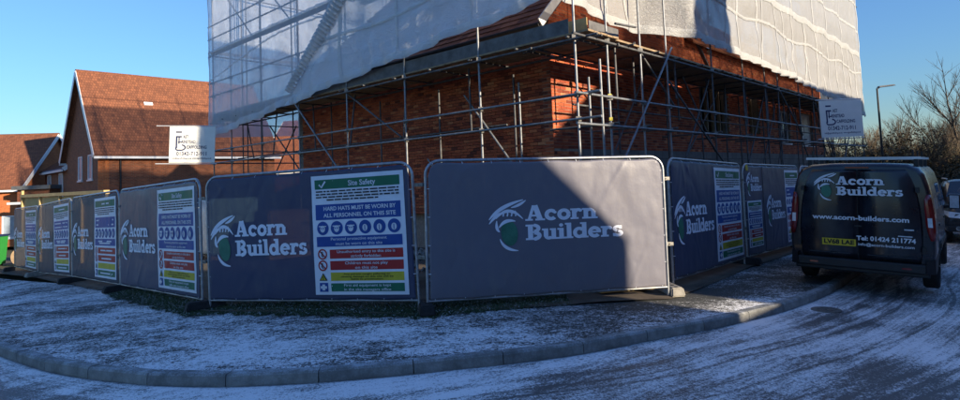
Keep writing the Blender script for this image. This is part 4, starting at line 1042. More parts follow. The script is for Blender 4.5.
# sunlit timber hoarding behind the fence
hb_ = empty('timber_hoarding', (-18.9, 24.2, g(-18.9)), math.atan2(19.6-24.2, -12.5+18.9), 'sandy sunlit timber hoarding behind the far left fence', 'hoarding')
Lh = math.hypot(6.4, 4.6)
for k in range(int(Lh/.2)): MB().box((k*.2+.003, -.012, .05), (k*.2+.197, .012, 2.60-.004*(k % 3))).build('board', 'sand_timber', hb_)
for k in range(5): MB().box((k*Lh/4-.05, -.10, 0), (k*Lh/4+.05, -.014, 2.9 if k == 0 else 2.62)).build('post', 'sand_timber', hb_)
MB().box((0, -.13, 2.62), (Lh, .05, 2.74)).build('capping_rail', 'sand_timber', hb_)
# green bin at the left edge
gb_ = empty('green_bin', (-19.6, 21.9, g(-18.7)-.0), .1, 'bright green site bin with blue lid at the far left edge', 'bin')
bmv = MB(); bmv.add([(0, 0, .08), (1.1, 0, .08), (1.1, .9, .08), (0, .9, .08), (-.06, -.06, 1.15), (1.16, -.06, 1.15), (1.16, .96, 1.15), (-.06, .96, 1.15)], [(0, 3, 2, 1), (0, 1, 5, 4), (1, 2, 6, 5), (2, 3, 7, 6), (3, 0, 4, 7)]); bmv.build('bin_body', 'bin_green', gb_)
MB().box((-.09, -.10, 1.15), (1.19, 1.0, 1.22)).box((0, -.13, 1.2), (1.1, -.03, 1.26)).build('lid', 'navy_plastic', gb_)
for x, y in ((.1, .1), (1, .1), (.1, .8), (1, .8)): MB().tube([(x-.03, y, .06), (x+.03, y, .06)], .06, 10).build('caster', 'black_plastic', gb_)
for k in range(4): MB().box((.1+k*.27, -.052, .2), (.16+k*.27, -.028, 1.0)).build('rib', 'bin_green', gb_)
nb_ = empty('cable_drum', (-17.1, 21.9, g(-17.1)), .4, 'small dark cable drum on the ground beside the green bin', 'drum')
for y in (-.17, .17): MB().tube([(0, y-.02, .35), (0, y+.02, .35)], .35, 20).build('flange', 'timber', nb_)
MB().tube([(0, -.15, .35), (0, .15, .35)], .2, 16).build('cable', 'black_plastic', nb_)
# clutter seen under the netting at the left: stacked materials on the site
rc = random.Random(21)
for k, (x, y, wd, dp, hg, mt, lb, ct) in enumerate([(-7.6, 17.6, 1.4, 1.0, 1.75, 'plastic_cyan', 'blue wrapped pallet of blocks under the left end of the scaffold', 'pallet'), (-9.2, 18.6, 1.3, 1.0, 1.55, 'board_cream', 'white wrapped pallet beside the blue one under the scaffold', 'pallet'), (-5.6, 16.4, 1.2, 1.0, 1.3, 'brick_far', 'open pallet of bricks beside the left brick wall', 'pallet')]):
    t = empty('wrapped_pallet', (x, y, g(x)+.02), .75, lb, ct, 'pallets of materials on the site')
    bm = bmesh.new(); bmesh.ops.create_cube(bm, size=1); bmesh.ops.scale(bm, vec=(wd, dp, hg-.15), verts=bm.verts); bmesh.ops.translate(bm, vec=(0, 0, .15+(hg-.15)/2), verts=bm.verts); bmesh.ops.bevel(bm, geom=bm.edges[:], offset=.05, segments=2, affect='EDGES')
    me = bpy.data.meshes.new('load'); bm.to_mesh(me); bm.free(); me.materials.append(M[mt]); new_obj('load', me, t)
    for j in range(5): MB().box((-wd/2+j*(wd-.12)/4, -dp/2, .10), (-wd/2+j*(wd-.12)/4+.12, dp/2, .13)).build('slat', 'timber', t)
    for j in range(3): MB().box((-wd/2, -dp/2+j*(dp-.1)/2, .0), (wd/2, -dp/2+j*(dp-.1)/2+.1, .098)).build('bearer', 'timber', t)
# pale rubble heap behind the safety sign panel
t = MB()
for k in range(220):
    x, y = rc.gauss(-1.2, .7), rc.gauss(10.6, .3); s_ = rc.uniform(.03, .11); z = g(x)+.55*math.exp(-((x+1.2)**2)/.8-((y-10.6)**2)/.25)+rc.uniform(-.02, .03)
    a = Vector((rc.uniform(-1, 1), rc.uniform(-1, 1), rc.uniform(-1, 1))).normalized()*s_; b = a.cross(Vector((.3, .5, .8))).normalized()*s_*rc.uniform(.5, 1); c = a.cross(b).normalized()*s_*.6
    t.obox(Vector((x, y, z)), a, b, c)
o = t.build('rubble', 'concrete_block', None, kind='stuff'); tag(o, 'heap of broken rubble on the site behind the large safety sign', 'rubble')
# boards and offcuts lying under the sunlit panel
for k, (x, y, rz, L, wd, lb) in enumerate([(1.75, 9.02, .25, .85, .16, 'longest pale plank on the ground behind the foot of the sunlit panel'), (2.1, 9.2, -.35, .5, .12, 'short pale plank crossing behind the foot of the sunlit panel'), (1.35, 9.15, .6, .35, .10, 'small pale timber scrap left of the planks behind the sunlit panel')]):
    t = empty('timber_plank', (x, y, g(x)+.02+.03*k), rz, lb, 'plank', 'timber scraps behind the sunlit panel'); MB().box((0, 0, 0), (L, wd, .03)).build('plank', 'sand_timber', t)

# ------------------------------------------------------------------ grass under the fence
gm = MB(); rg_ = random.Random(4)
def gline(u):
    P = [(-7.6, 11.9), (-4.5, 9.15), (-.85, 8.05), (1.2, 8.45)]
    k = min(2, int(u*3)); f_ = u*3-k; return lerp(P[k][0], P[k+1][0], f_), lerp(P[k][1], P[k+1][1], f_)
m_ = MB()
def gs(u, v):
    x, y = gline(u); wv = .17+.18*noise.noise(Vector((u*14, 3, 0)))+.14*noise.noise(Vector((u*60, 7, 0)))+.06*noise.noise(Vector((u*190, 7, 0))); wv *= 1 if u > .06 else u/.06
    wv *= max(.05, min(1, (1-u)/.25)); return (x, y+lerp(-wv*(1.15), .75, v), g(x)+.006+.012*math.sin(v*math.pi))
m_.grid(gs, 400, 5); m_.build('verge', 'grass_soil', None, 'structure')
for k in range(34000):
    u = rg_.random(); v = rg_.random(); x, y, z = gs(u, v)
    if k > 26000: y -= abs(rg_.gauss(0, .16)); v = 0
    elif v < .12 and rg_.random() < .5: y -= rg_.uniform(0, .08)
    h = rg_.uniform(.012, .045)*(1.3 if v > .4 else .8)*(.6+.8*abs(noise.noise(Vector((x*3, y*3, 0))))); a = rg_.uniform(0, 6.28); lx, ly = rg_.uniform(-.045, .045), rg_.uniform(-.045, .045); wd = .005
    dx, dy = math.cos(a)*wd, math.sin(a)*wd
    gm.add([(x-dx, y-dy, z), (x+dx, y+dy, z), (x+lx, y+ly, z+h)], [(0, 1, 2)], 0, min(1, rg_.random()*(.93 if rg_.random() < (.82 if k < 26000 else .2) else 1.4)))
o = gm.build('grass', 'grass', None, kind='stuff'); tag(o, 'dark green grass growing along the foot of the fence', 'grass')
# small wet manhole / dark patch by the kerb on the right
mc = empty('drain_cover', (4.75, 8.33, g(4.75)-ROAD_DROP+.012), .6, 'small dark iron cover in the frosty road near the kerb, left of the van', 'drain cover')
m_ = MB(); m_.tube([(0, 0, -.02), (0, 0, .006)], .19, 24); m_.build('cover', 'coupler_steel', mc); m_ = MB()
for k in range(5): m_.box((-.12, -.1+k*.045, .006), (.12, -.085+k*.045, .011))
m_.build('cover_ribs', 'coupler_steel', mc)

# ------------------------------------------------------------------ vehicles
def arch_cut(z, y, wheels, r):
    return z
def loft_body(stations, prof, name, mat, parent, subs=1, wheels=(), wr=.4, zbot=.32):
    """stations: (y, half width, sill z, roof z, roof narrowing); prof: list of (fx, fz) right half from sill to roof centre"""
    bm = bmesh.new(); rings = []
    for (y, hw_, zs, zr, tp) in stations:
        ring = []
        for fx, fz in prof:
            x = hw_*fx*(1-tp*max(0, fz-.5)*2*.5); ring.append((x, y, zs+(zr-zs)*fz))
        full = [(-x, y_, z) for x, y_, z in ring]+[(x, y_, z) for x, y_, z in ring[::-1]]
        rings.append([bm.verts.new(p) for p in full])
    n = len(rings[0])
    for a, b in zip(rings, rings[1:]):
        for i in range(n-1): bm.faces.new((a[i], a[i+1], b[i+1], b[i]))
        bm.faces.new((a[n-1], a[0], b[0], b[n-1]))
    bm.faces.new(rings[0]); bm.faces.new(rings[-1][::-1])
    bmesh.ops.recalc_face_normals(bm, faces=bm.faces)
    me = bpy.data.meshes.new(name); bm.to_mesh(me); bm.free()
    for p in me.polygons: p.use_smooth = True
    me.materials.append(M[mat]); o = new_obj(name, me, parent)
    bv = o.modifiers.new('b', 'BEVEL'); bv.width = .02; bv.segments = 2; bv.limit_method = 'ANGLE'; bv.angle_limit = R(40)
    for p in me.polygons: p.use_smooth = True
    return o
def wheel(parent, x, y, r=.34, wd=.22, side=1, lbl=None):
    t = MB(); n = 28; prof = [(0, r-.03), (.02, r-.005), (.04, r), (wd-.04, r), (wd-.02, r-.005), (wd, r-.03), (wd, r*.62), (0, r*.62)]
    vs = []; fs = []
    for k in range(n):
        a = 2*math.pi*k/n
        for px_, rr in prof: vs.append((side*(px_-wd/2)+x, y+math.cos(a)*rr, r+math.sin(a)*rr))
    m_ = len(prof)
    for k in range(n):
        for j in range(m_): fs.append((k*m_+j, k*m_+(j+1) % m_, ((k+1) % n)*m_+(j+1) % m_, ((k+1) % n)*m_+j))
    t.add(vs, fs, 0, None, False); ty = t.build('tyre', 'rubber', parent)
    d = MB(); ox = x+side*(wd/2-.03)
    d.tube([(ox-side*.08, y, r), (ox-side*.05, y, r)], r*.62, 20)
    for k in range(5):
        a = 2*math.pi*k/5; c, s_ = math.cos(a), math.sin(a)
        d.tube([(ox-side*.02, y+c*.04, r+s_*.04), (ox-side*.01, y+c*r*.6, r+s_*r*.6)], .035, 6)
    d.tube([(ox-side*.04, y, r), (ox+side*.01, y, r)], .06, 12); d.build('rim', 'rim', ty)
def cut_arches(o, cutters):
    for (x, y, z, r, L) in cutters:
        bm = bmesh.new(); bmesh.ops.create_cone(bm, cap_ends=True, segments=28, radius1=r, radius2=r, depth=L); bmesh.ops.rotate(bm, verts=bm.verts, matrix=Matrix.Rotation(R(90), 3, 'Y')); bmesh.ops.translate(bm, vec=(x, y, z), verts=bm.verts)
        me = bpy.data.meshes.new('c'); bm.to_mesh(me); bm.free(); me.materials.append(M['black_plastic']); c = bpy.data.objects.new('c', me); col.objects.link(c); c.parent = o.parent
        md = o.modifiers.new('cut', 'BOOLEAN'); md.object = c; md.operation = 'DIFFERENCE'; md.solver = 'EXACT'
        bpy.context.view_layer.update(); dg = bpy.context.evaluated_depsgraph_get(); new = bpy.data.meshes.new_from_object(o.evaluated_get(dg)); o.modifiers.clear(); o.data = new; bpy.data.objects.remove(c)

VX, VY, VYAW = 5.95, 9.45, -R(40)
van = empty('van', (VX, VY, -.275), VYAW, 'black van of the building firm parked half on the kerb, seen from behind', 'van'); van.rotation_euler = (0, R(2.6), VYAW)
vprof = [(.90, 0), (.965, .05), (.995, .18), (1.0, .38), (.985, .55), (.955, .68), (.915, .80), (.865, .90), (.80, .955), (.66, .99), (.35, 1.0), (0, 1.0)]
def vhalf(z):   # half width of the rear at height z
    fz = (z-.36)/(2.02-.36); return .985*interp([(p[1], p[0]) for p in vprof], fz)
vst = [(0.0, .955, .38, 1.985, 0), (.05, .98, .36, 2.02, 0), (.4, .985, .36, 2.03, 0), (3.1, .985, .36, 2.02, 0), (3.45, .98, .36, 1.93, 0), (3.75, .97, .36, 1.70, .0), (4.15, .96, .36, 1.32, 0), (4.35, .95, .36, 1.16, 0), (4.75, .90, .38, 1.02, 0), (4.95, .80, .42, .80, 0)]
vb_ = loft_body(vst, vprof, 'body', 'van_paint', van)
cut_arches(vb_, [(0, .97, .36, .42, 3), (0, 3.9, .36, .42, 3)])
for p in vb_.data.polygons: p.use_smooth = True
for sx in (-1, 1):
    for y in (.97, 3.9): wheel(van, sx*.87, y, .335, .215, sx)
m_ = MB(); m_.box((-.72, .3, .38), (.72, 4.4, .6)); m_.build('chassis', 'black_plastic', van)
# rear doors, proud of the body, with the gap between them
def door(x0, x1, sgn):
    zs = [.50, .60, .80, 1.0, 1.2, 1.4, 1.55, 1.68, 1.78, 1.88, 1.93]; m_ = MB()
    outl = [(min(abs(x1), vhalf(z)*.955-.115)*sgn, z) for z in zs]; m_ = MB(); vs = []
    for (x, z) in outl:
        yb = -.018-.03*math.sin(min(1, (z-.4)/1.5)*math.pi)*.6+.035*max(0, z-1.45)
        vs += [(x0*sgn, yb, z), (lerp(x0*sgn, x, .5), yb-.006, z), (x*.97, yb-.0, z), (x, yb+.03, z)]
    fs = [(i*4+j, i*4+j+1, i*4+j+5, i*4+j+4) for i in range(len(zs)-1) for j in range(3)]
    if sgn < 0: fs = [f[::-1] for f in fs]
    m_.add(vs, fs, 0, None, True); o = m_.build('rear_door', 'van_paint', van); md = o.modifiers.new('t', 'SOLIDIFY'); md.thickness = .03; md.offset = -1; return o
dl = door(.006, .9, -1); dr = door(.006, .9, 1)
for dd_, sx in ((dl, -1), (dr, 1)):
    for z in (.72, 1.62): MB().box((sx*(vhalf(z)*.955-.10)-.025, -.055, z-.04), (sx*(vhalf(z)*.955-.10)+.025, -.01, z+.04)).build('hinge', 'black_plastic', dd_)
    MB().tube([(sx*.12, -.058, .585), (sx*.68, -.05, .585)], .008, 6).build('door_crease', 'van_paint', dd_)
MB().tube([(0, -.046, .52), (0, -.052, 1.2), (0, -.028, 1.92)], .006, 6).build('door_seal', 'rubber', dr)
MB().box((-.16, -.03, 1.95), (.16, .0, 1.97)).build('brake_light', 'red_lens', van)
m_ = MB(); m_.box((-.86, -.09, .36), (.86, .06, .50)); m_.box((-.9, -.05, .30), (.9, .05, .37)); ob = m_.build('bumper', 'black_plastic', van); bv = ob.modifiers.new('b', 'BEVEL'); bv.width = .02; bv.segments = 2
for sx in (-1, 1):
    m_ = MB(); m_.add([(sx*.86, -.09, .36), (sx*.97, .02, .36), (sx*.97, .45, .36), (sx*.86, .45, .36), (sx*.86, -.09, .55), (sx*.965, .02, .58), (sx*.99, .45, .62), (sx*.86, .45, .62)], [(0, 1, 5, 4), (1, 2, 6, 5), (4, 5, 6, 7), (0, 3, 2, 1), (3, 7, 6, 2)]); m_.build('bumper_corner', 'black_plastic', van)
    m_ = MB(); m_.box((sx*.62-.06, -.096, .41), (sx*.62+.06, -.091, .435)); m_.build('reflector', 'red_lens', van)
    # tall tail lamps wrapped round the rear corners
    tl_ = MB(); vs = []; zz = [.86, .98, 1.10, 1.22, 1.34, 1.46, 1.55]
    for k, z in enumerate(zz):
        hwz = vhalf(z)*.985; wdt = (.05, .085, .10, .10, .095, .08, .035)[k]
        vs += [(sx*(hwz-wdt), -.028, z), (sx*(hwz-.015), -.02, z), (sx*(hwz+.012), .03, z), (sx*(hwz+.012), .14+.05*math.sin(k/6*3.14), z)]
    fs = [(i*4+j, i*4+j+1, i*4+j+5, i*4+j+4) for i in range(6) for j in range(3)]; fs = fs if sx > 0 else [f[::-1] for f in fs]
    tl_.add(vs, fs, 0, None, True); to = tl_.build('tail_light', 'red_lens', van); md = to.modifiers.new('t', 'SOLIDIFY'); md.thickness = .02; md.offset = -1
    m_ = MB(); z0, z1 = 1.06, 1.20; h0, h1 = vhalf(z0)*.985, vhalf(z1)*.985; m_.add([(sx*(h0-.075), -.032, z0), (sx*(h0-.02), -.026, z0), (sx*(h1-.02), -.026, z1), (sx*(h1-.075), -.032, z1)], [(0, 1, 2, 3) if sx > 0 else (3, 2, 1, 0)]); m_.build('clear_band', 'clear_lens', to)
    # side glass, mirror, door handle
    for (y0, y1, z0, z1) in ((1.55, 2.65, 1.28, 1.68), (3.0, 3.72, 1.22, 1.60)):
        q = MB(); hwa, hwb = vhalf(z0)*1.0+.006, vhalf(z1)*1.0+.006; q.add([(sx*hwa, y0, z0), (sx*hwa, y1+.05, z0), (sx*hwb, y1-.05, z1), (sx*hwb, y0, z1)], [(0, 1, 2, 3) if sx > 0 else (3, 2, 1, 0)]); q.build('side_window', 'glass_window', van)
    q = MB(); q.box((sx*1.13-.09, 3.55, 1.12), (sx*1.13+.09, 3.66, 1.42)); o_ = q.build('wing_mirror', 'van_paint', van); b_ = o_.modifiers.new('b', 'BEVEL'); b_.width = .03; b_.segments = 3
    q = MB(); q.box((sx*1.13-.07, 3.540, 1.15), (sx*1.13+.07, 3.548, 1.39)); q.build('mirror_glass', 'clear_lens', o_)
    q = MB(); q.tube([(sx*.95, 3.62, 1.16), (sx*1.08, 3.62, 1.18)], .03, 8); q.build('mirror_arm', 'black_plastic', van)
    for y in (2.75, 1.0): q = MB(); q.box((sx*.985-.012, y-.09, 1.02), (sx*.985+.012, y+.09, 1.05)); q.build('door_handle', 'black_plastic', van)
    q = MB(); q.box((sx*.975-.02, 1.45, .60), (sx*.975+.02, 3.3, .68)); q.build('rubbing_strip', 'black_plastic', van)
m_ = MB(); m_.add([(-.72, 3.56, 1.86), (.72, 3.56, 1.86), (.84, 4.22, 1.27), (-.84, 4.22, 1.27)], [(3, 2, 1, 0)]); m_.build('windscreen', 'glass_car', van)
m_ = MB(); m_.box((-.05, -.062, 1.02), (.05, -.045, 1.045)); m_.build('door_handle', 'black_plastic', dr)
# print on the rear
YP = -.062
m_ = MB(); m_.box((-.50, YP-.006, .705), (-.03, YP-.0, .815)); pl = m_.build('number_plate', 'plate_yellow', van)
F = Flat(YP-.008); F.text('LV68 LAE', -.265, .76, .095, .004, .42); F.build('plate_lettering', 'print_black', pl)
acorn_logo(van, -.60, 1.44, .60, 1.88, YP, 'print_white')
F = Flat(YP); F.text('www.acorn-builders.com', .02, 1.155, .105, .0035, 1.30); F.text('Tel: 01424 211774', .36, .84, .095, .0035, .76); F.text('info@acorn-builders.com', .36, .745, .06, .001, .72); F.build('lettering', 'print_white', van)
F = Flat(YP); F.rect(.60, 1.00, .72, 1.02); F.rect(.52, .90, .70, .915); F.build('badge', 'clear_lens', van)
# roof rack: bars with feet and end stops
for y in (.45, 1.5, 2.6):
    MB().box((-.80, y-.03, 2.09), (.80, y+.03, 2.13)).build('roof_bar', 'white_metal', van)
    for sx in (-1, 1): MB().box((sx*.74-.03, y-.04, 1.95), (sx*.74+.03, y+.04, 2.09)).build('rack_foot', 'black_plastic', van)
    for sx in (-1, 1): MB().box((sx*.70-.012, y-.02, 2.13), (sx*.70+.012, y+.02, 2.24)).build('end_stop', 'black_plastic', van)

# sport utility car coming next behind it, facing the camera
suv = empty('parked_car', (13.35, 15.6, -.53), 0, 'dark sport utility car parked nose towards us beyond the van', 'car'); suv.rotation_euler = (0, 0, R(145))
sprof = [(.90, 0), (.97, .06), (1.0, .20), (1.0, .40), (.97, .55), (.90, .66), (.86, .75), (.80, .88), (.70, .96), (.45, 1.0), (0, 1.0)]
sst = [(-0.0, .82, .45, .85, 0), (-.12+.2, .90, .35, 1.02, 0), (.5, .94, .30, 1.10, 0), (1.15, .95, .28, 1.18, 0), (1.5, .95, .28, 1.42, 0), (1.95, .95, .28, 1.66, 0), (2.6, .95, .28, 1.72, 0), (3.6, .95, .28, 1.70, 0), (4.25, .93, .30, 1.55, 0), (4.5, .88, .38, 1.05, 0), (4.55, .80, .45, .9, 0)]
# y grows rearwards from the nose, so turn the whole car round
sb = loft_body([(-y, a, b, c, d) for (y, a, b, c, d) in sst[::-1]], sprof, 'body', 'suv_paint', suv)
cut_arches(sb, [(0, -.85, .36, .41, 3), (0, -3.6, .36, .41, 3)])
for p in sb.data.polygons: p.use_smooth = True
for sx in (-1, 1):
    for y in (-.85, -3.6): wheel(suv, sx*.83, y, .36, .23, sx)
m_ = MB(); m_.box((-.7, -4.2, .32), (.7, -.3, .6)); m_.build('chassis', 'black_plastic', suv)
m_ = MB(); m_.add([(-.76, -1.24, 1.25), (.76, -1.24, 1.25), (.60, -1.93, 1.675), (-.60, -1.93, 1.675)], [(0, 1, 2, 3)]); m_.build('windscreen', 'glass_car', suv)
m_ = MB(); m_.box((-.42, .0, .62), (.42, .025, .82)); gr = m_.build('grille', 'black_plastic', suv)
for k in range(3): MB().box((-.40, .026, .65+k*.055), (.40, .034, .67+k*.055)).build('grille_bar', 'rim', gr)
for sx in (-1, 1):
    q = MB(); q.add([(sx*.46, .03, .70), (sx*.80, -.02, .74), (sx*.90, -.28, .84), (sx*.90, -.30, .92), (sx*.78, -.06, .90), (sx*.46, -.0, .84)], [(0, 1, 4, 5), (1, 2, 3, 4)]); hl = q.build('headlight', 'clear_lens', suv); md = hl.modifiers.new('t', 'SOLIDIFY'); md.thickness = .03; md.offset = 0
    q = MB(); q.tube([(sx*.62, .03, .44), (sx*.62, .05, .44)], .06, 14); q.build('fog_light', 'clear_lens', suv)
    q = MB(); q.box((sx*1.06-.10, -1.62, 1.12), (sx*1.06+.10, -1.5, 1.30)); o_ = q.build('wing_mirror', 'suv_paint', suv); b_ = o_.modifiers.new('b', 'BEVEL'); b_.width = .03; b_.segments = 3
    q = MB(); q.add([(sx*.925, -1.5, 1.2), (sx*.955, -3.9, 1.2), (sx*.80, -3.8, 1.52), (sx*.80, -2.1, 1.56)], [(0, 1, 2, 3) if sx < 0 else (3, 2, 1, 0)]); q.build('side_window', 'glass_car', suv)
    MB().tube([(sx*.66, -2.1, 1.75), (sx*.66, -3.9, 1.73)], .022, 8).build('roof_rail', 'white_metal', suv)
m_ = MB(); m_.box((-.85, -.05, .36), (.85, .05, .52)); o_ = m_.build('bumper', 'black_plastic', suv); b_ = o_.modifiers.new('b', 'BEVEL'); b_.width = .03; b_.segments = 2
m_ = MB(); m_.box((-.26, .052, .50), (.26, .06, .61)); m_.build('number_plate', 'print_white', suv)

# ------------------------------------------------------------------ street lamp
lp = empty('street_lamp', (19.9, 29.0, -.6), 0, 'tall dark street lamp with flat head against the sky', 'street lamp')
MB().tube([(0, 0, 0), (0, 0, 2.2)], .085, 12).build('base_column', 'black_plastic', lp); MB().tube([(0, 0, 2.2), (0, 0, 6.15)], .055, 12, r2=.04).build('column', 'black_plastic', lp)
MB().tube([(0, 0, 6.1), (.12, -.02, 6.2), (.30, -.04, 6.22)], .03, 8).build('bracket', 'black_plastic', lp)
m_ = MB(); m_.add([(.05, -.12, 6.18), (.85, -.15, 6.25), (.95, 0, 6.26), (.85, .15, 6.25), (.05, .12, 6.18), (.1, -.08, 6.26), (.8, -.1, 6.31), (.88, 0, 6.32), (.8, .1, 6.31), (.1, .08, 6.26)], [(0, 4, 3, 2, 1), (5, 6, 7, 8, 9), (0, 1, 6, 5), (1, 2, 7, 6), (2, 3, 8, 7), (3, 4, 9, 8), (4, 0, 5, 9)]); m_.build('lamp_head', 'lead', lp)

# ------------------------------------------------------------------ bare trees and scrub on the right
def tree_mesh(seed, h, spread=.55, twig=5, r0=.13, mat='bark', lean=0):
    rnd = random.Random(seed); tr = MB(); cr = MB()
    def grow(p, d, L, r, lev):
        n = 3 if lev < 2 else 2; pts = [p]; q = Vector(p)
        for i in range(n):
            d = (d+Vector((rnd.uniform(-1, 1), rnd.uniform(-1, 1), rnd.uniform(-.4, .7)))*(.12 if lev < 2 else .22)).normalized(); q = q+d*L/n; pts.append(Vector(q))
        tgt = tr if lev == 0 else cr
        tgt.tube(pts, r, 6 if lev == 0 else (4 if lev < 3 else 3), cap=False, r2=r*.6)
        if lev >= twig: return
        nb = rnd.choice((3, 4)) if lev < 3 else rnd.choice((3, 3, 4))
        for k in range(nb):
            f_ = rnd.uniform(.35, 1) if lev else rnd.uniform(.4, 1); i = f_*n; a = int(min(n-1, i)); b = pts[a].lerp(pts[a+1], i-a)
            ax = Vector((rnd.uniform(-1, 1), rnd.uniform(-1, 1), rnd.uniform(-.2, .5))).normalized()
            nd = (d+ax*rnd.uniform(spread*.7, spread*1.5)).normalized(); nd.z += .12; grow(b, nd.normalized(), L*rnd.uniform(.55, .75), r*(.5 if lev else .55), lev+1)
        grow(q, d, L*.7, r*.6, lev+1)
    grow(Vector((0, 0, 0)), Vector((lean, 0, 1)).normalized(), h*.36, r0, 0)
    return tr.mesh('trunk', mat), cr.mesh('crown', mat)
TM = [tree_mesh(11, 8, .55, 5, .12, 'bark_pale'), tree_mesh(23, 9, .6, 5, .14, 'bark'), tree_mesh(37, 7, .7, 5, .10, 'bark_pale')]
def tree(x, y, k, sc_, rz, label, z=None):
    t = empty('bare_tree', (x, y, (g(x) if z is None else z)-.2), rz, label, 'tree', 'leafless trees beyond the end of the road'); t.scale = (sc_,)*3
    new_obj('trunk', TM[k][0], t); new_obj('crown', TM[k][1], t)
places = ['behind the far end of the netting', 'just left of the street lamp', 'just right of the street lamp', 'rising between the lamp and the right edge', 'with the tallest thin top against the sky', 'at the right edge of the picture', 'low and pale behind the scaffolding sign', 'in the thicket behind the van roof', 'dark stemmed, in the thicket right of the van', 'highest at the right edge, reaching in from above', 'farthest back above the van windows', 'forked low, behind the parked car']
pos = [(21, 31.5), (23.4, 32.5), (24.2, 32), (26.6, 34), (26.4, 32.5), (28.2, 33), (22.4, 34), (23, 30), (25.3, 30.5), (28, 30.2), (29.5, 36), (27.2, 32)]
scl = [.60, .62, .60, .62, .95, .68, .62, .56, .60, .80, .74, .62]
for i, ((x, y), s_) in enumerate(zip(pos, scl)): tree(x, y, i % 3, s_, i*1.3, f'leafless tree {places[i]}')
more = [(31, 37), (25.5, 36), (22, 36.5), (32, 39), (20, 35.5), (28, 39), (34.5, 41), (24, 39.5)]
pl2 = ['back row, left of the lamp head', 'back row, behind the lamp column', 'back row, beside the netting edge', 'back row, far right', 'back row, low beside the sign', 'back row, between lamp and right edge', 'last on the right of the back row', 'back row, faint tops behind the lamp']
for i, (x, y) in enumerate(more): tree(x, y, (i+1) % 3, (.66+.05*(i % 3)), i*2.1+.4, f'pale leafless tree in the {pl2[i]}')
def shrub_mesh(seed, mat):
    rnd = random.Random(seed); m_ = MB(); st = MB()
    cl = [(rnd.gauss(0, .8), rnd.gauss(0, .6), abs(rnd.gauss(.9, .5)), rnd.uniform(.35, .7)) for _ in range(16)]
    for c in cl:
        st.tube([(c[0]*.2, c[1]*.2, 0), (c[0]*.7, c[1]*.7, c[2]*.6), (c[0], c[1], c[2])], .03, 4, cap=False, r2=.01)
        for k in range(620):
            v = Vector((rnd.gauss(0, 1), rnd.gauss(0, 1), rnd.gauss(0, 1))).normalized()*c[3]*rnd.uniform(.5, 1.15); p = Vector(c[:3])+v; p.z = max(.05, p.z); a = Vector((rnd.uniform(-1, 1), rnd.uniform(-1, 1), rnd.uniform(-1, 1))).normalized()*.038; b = a.cross(v).normalized()*.018
            m_.add([p-a, p+b, p+a, p-b], [(0, 1, 2, 3)])
    return m_.mesh('foliage', mat), st.mesh('stem', 'bark')
SM = [shrub_mesh(1, 'leaf_dark'), shrub_mesh(2, 'leaf_brown'), shrub_mesh(3, 'leaf_dark')]
sp = [(19.0, 27.2, 0, 1.1, 'dark shrub at the foot of the lamp, left side'), (21.5, 29, 1, 1.25, 'brown twiggy shrub right of the lamp foot'), (23.5, 28.8, 0, 1.35, 'dark evergreen shrub behind the van windows'), (26, 31, 2, 1.5, 'large dark shrub above the parked car'), (24.5, 27.0, 2, 1.15, 'dark shrub directly behind the parked car roof'), (27.5, 30, 1, 1.4, 'brown shrub at the right edge'), (17.5, 28.5, 1, 1.2, 'brown shrub under the scaffolding sign'), (16.2, 29.5, 2, 1.2, 'dark shrub low behind the end of the scaffold'), (29.5, 33, 0, 1.6, 'tall dark shrub farthest right'), (22.5, 26, 0, 1.0, 'low dark shrub in front of the thicket'), (24.8, 33.5, 1, 1.6, 'tall brown shrub in the middle of the thicket'), (21, 33, 1, 1.4, 'brown shrub behind the lamp column'), (28, 35.5, 0, 1.9, 'broad shrub at the back of the thicket')]
sp += [(x, y, k, s_, lb) for (x, y, k, s_, lb) in [(18.2, 25.6, 2, 1.1, 'dark shrub nearest the end of the netting'), (20.3, 27.6, 0, 1.3, 'dark bush filling the gap behind the van roof'), (22.6, 30.6, 0, 1.6, 'dark bush behind the lamp foot'), (24.3, 29.6, 2, 1.7, 'dark bush between lamp and parked car'), (26.4, 28.4, 0, 1.6, 'dark bush just above the parked car windscreen'), (19.4, 30.5, 1, 1.5, 'brown bush left of the lamp column'), (23.0, 32.2, 1, 1.9, 'tall brown bush right of the lamp column'), (25.6, 32.2, 1, 2.0, 'tallest brown bush below the high bare tree'), (27.6, 33.2, 1, 2.0, 'tall brown bush near the right edge'), (29.6, 34.0, 2, 2.0, 'dark bush near the right edge'), (20.8, 34.5, 1, 1.8, 'brown bush far behind the sign board'), (21.6, 33.4, 0, 2.1, 'darkest bush directly behind the lamp column'), (23.8, 34.4, 2, 2.2, 'dark bush at the back, right of the lamp'), (26.6, 35.4, 0, 2.3, 'dark bush at the back below the bare treetops'), (19.9, 31.9, 2, 1.8, 'dark bush between the sign board and the lamp')]]
for i, (x, y, k, s_, lb) in enumerate(sp):
    t = empty('shrub', (x, y, g(x)-.2), i*1.1, lb, 'shrub', 'shrubs of the thicket beyond the road'); t.scale = (s_*1.25, s_*1.25, s_*.92); new_obj('foliage', SM[k][0], t); new_obj('stem', SM[k][1], t)

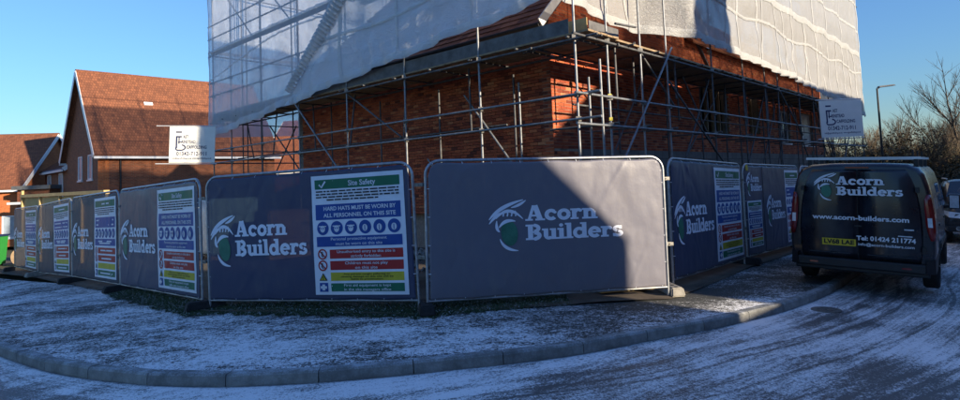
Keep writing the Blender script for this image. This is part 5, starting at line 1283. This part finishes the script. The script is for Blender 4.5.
# ------------------------------------------------------------------ houses across the road, behind the viewer: they shade the pavement
S3 = Vector((S2.x, S2.y, 0)); P3 = Vector((-S2.y, S2.x, 0))      # towards the sun, and across
def hip_house(label, p_near, p_far, q0, depth, zeave, zridge, run, chim=None):
    """rectangle q0..q0+depth along the sun direction, p from p_near (the alley side) to p_far; hipped over the alley side"""
    sgn = 1 if p_far > p_near else -1; z0 = -.6
    def W(p, q, z): return P3*p+S3*q+UP*z
    h_ = empty('brick_house', tuple(W(p_near, q0, z0)), 0, label, 'house'); b = W(p_near, q0, z0)
    A = [(p_near, q0), (p_far, q0), (p_far, q0+depth), (p_near, q0+depth)]
    m_ = MB(); lo = [W(p, q, z0)-b for p, q in A]; hi = [W(p, q, zeave)-b for p, q in A]
    m_.add(lo+hi, [(0, 1, 5, 4), (1, 2, 6, 5), (2, 3, 7, 6), (3, 0, 4, 7)]); o = m_.build('wall', 'brick_far', h_)
    r = [W(p_near+sgn*run, q0+depth/2, zridge)-b, W(p_far-sgn*run, q0+depth/2, zridge)-b]
    m_ = MB(); m_.add(hi+r, [(0, 1, 5, 4), (1, 2, 5), (2, 3, 4, 5), (3, 0, 4), (0, 3, 2, 1)]); m_.build('roof', 'roof_tile_red', h_)
    for k in range(4):
        p = p_near+sgn*(2+k*3.4)
        for z in (.4, 3.0):
            f = MB(); o1 = W(p, q0-.03, z)-b; f.obox(o1, P3*1.2, S3*.06, UP*1.2); w_ = f.build('window', 'white_upvc', h_)
            f = MB(); f.obox(o1+P3*.07-S3*.012+UP*.07, P3*1.06, S3*.02, UP*1.06); f.build('pane', 'glass_window', w_)
    if chim:
        (c0, c1, w0, w1, qc, za, zb_) = chim; c = (c0+c1)/2; m_ = MB()
        lo = [W(c+a*w0/2, qc+e*.45, za)-b for a, e in ((-1, -1), (1, -1), (1, 1), (-1, 1))]; hi = [W(c+.05+a*w1/2, qc+e*.4, zb_)-b for a, e in ((-1, -1), (1, -1), (1, 1), (-1, 1))]
        m_.add(lo+hi, [(0, 1, 5, 4), (1, 2, 6, 5), (2, 3, 7, 6), (3, 0, 4, 7), (4, 5, 6, 7)]); m_.build('chimney', 'brick_far', h_)
    return h_
TE = math.tan(SUN_EL)
# heights given as the level the shadow reaches at q=-5.2, raised by the distance back to the house
hip_house('brick house behind the camera, left of the alley', 7.92, -16, 8, 8, .45+13.2*TE, 4.8+17.2*TE, 2.8)
hip_house('brick house with tapered chimney behind the camera, right of the alley', 8.9, 38, 8, 8, 1.9+13.2*TE, 4.66+17.2*TE, 4.1, (13.9, 16.9, 3.2, 1.5, 12.0, 5.0+17.2*TE-1.5, 8.4+17.2*TE))
gw = P3*7.88+S3*8.3; lw = empty('garden_wall', tuple(gw+UP*-.6), 0, 'high brick wall closing the alley between the two houses behind the camera', 'wall')
m_ = MB(); m_.obox((0, 0, 0), P3*1.06, S3*.22, UP*3.32); m_.build('wall', 'brick_far', lw); m_ = MB(); m_.obox(-S3*.03+UP*3.322, P3*1.06, S3*.28, UP*.06); m_.build('coping', 'concrete', lw)
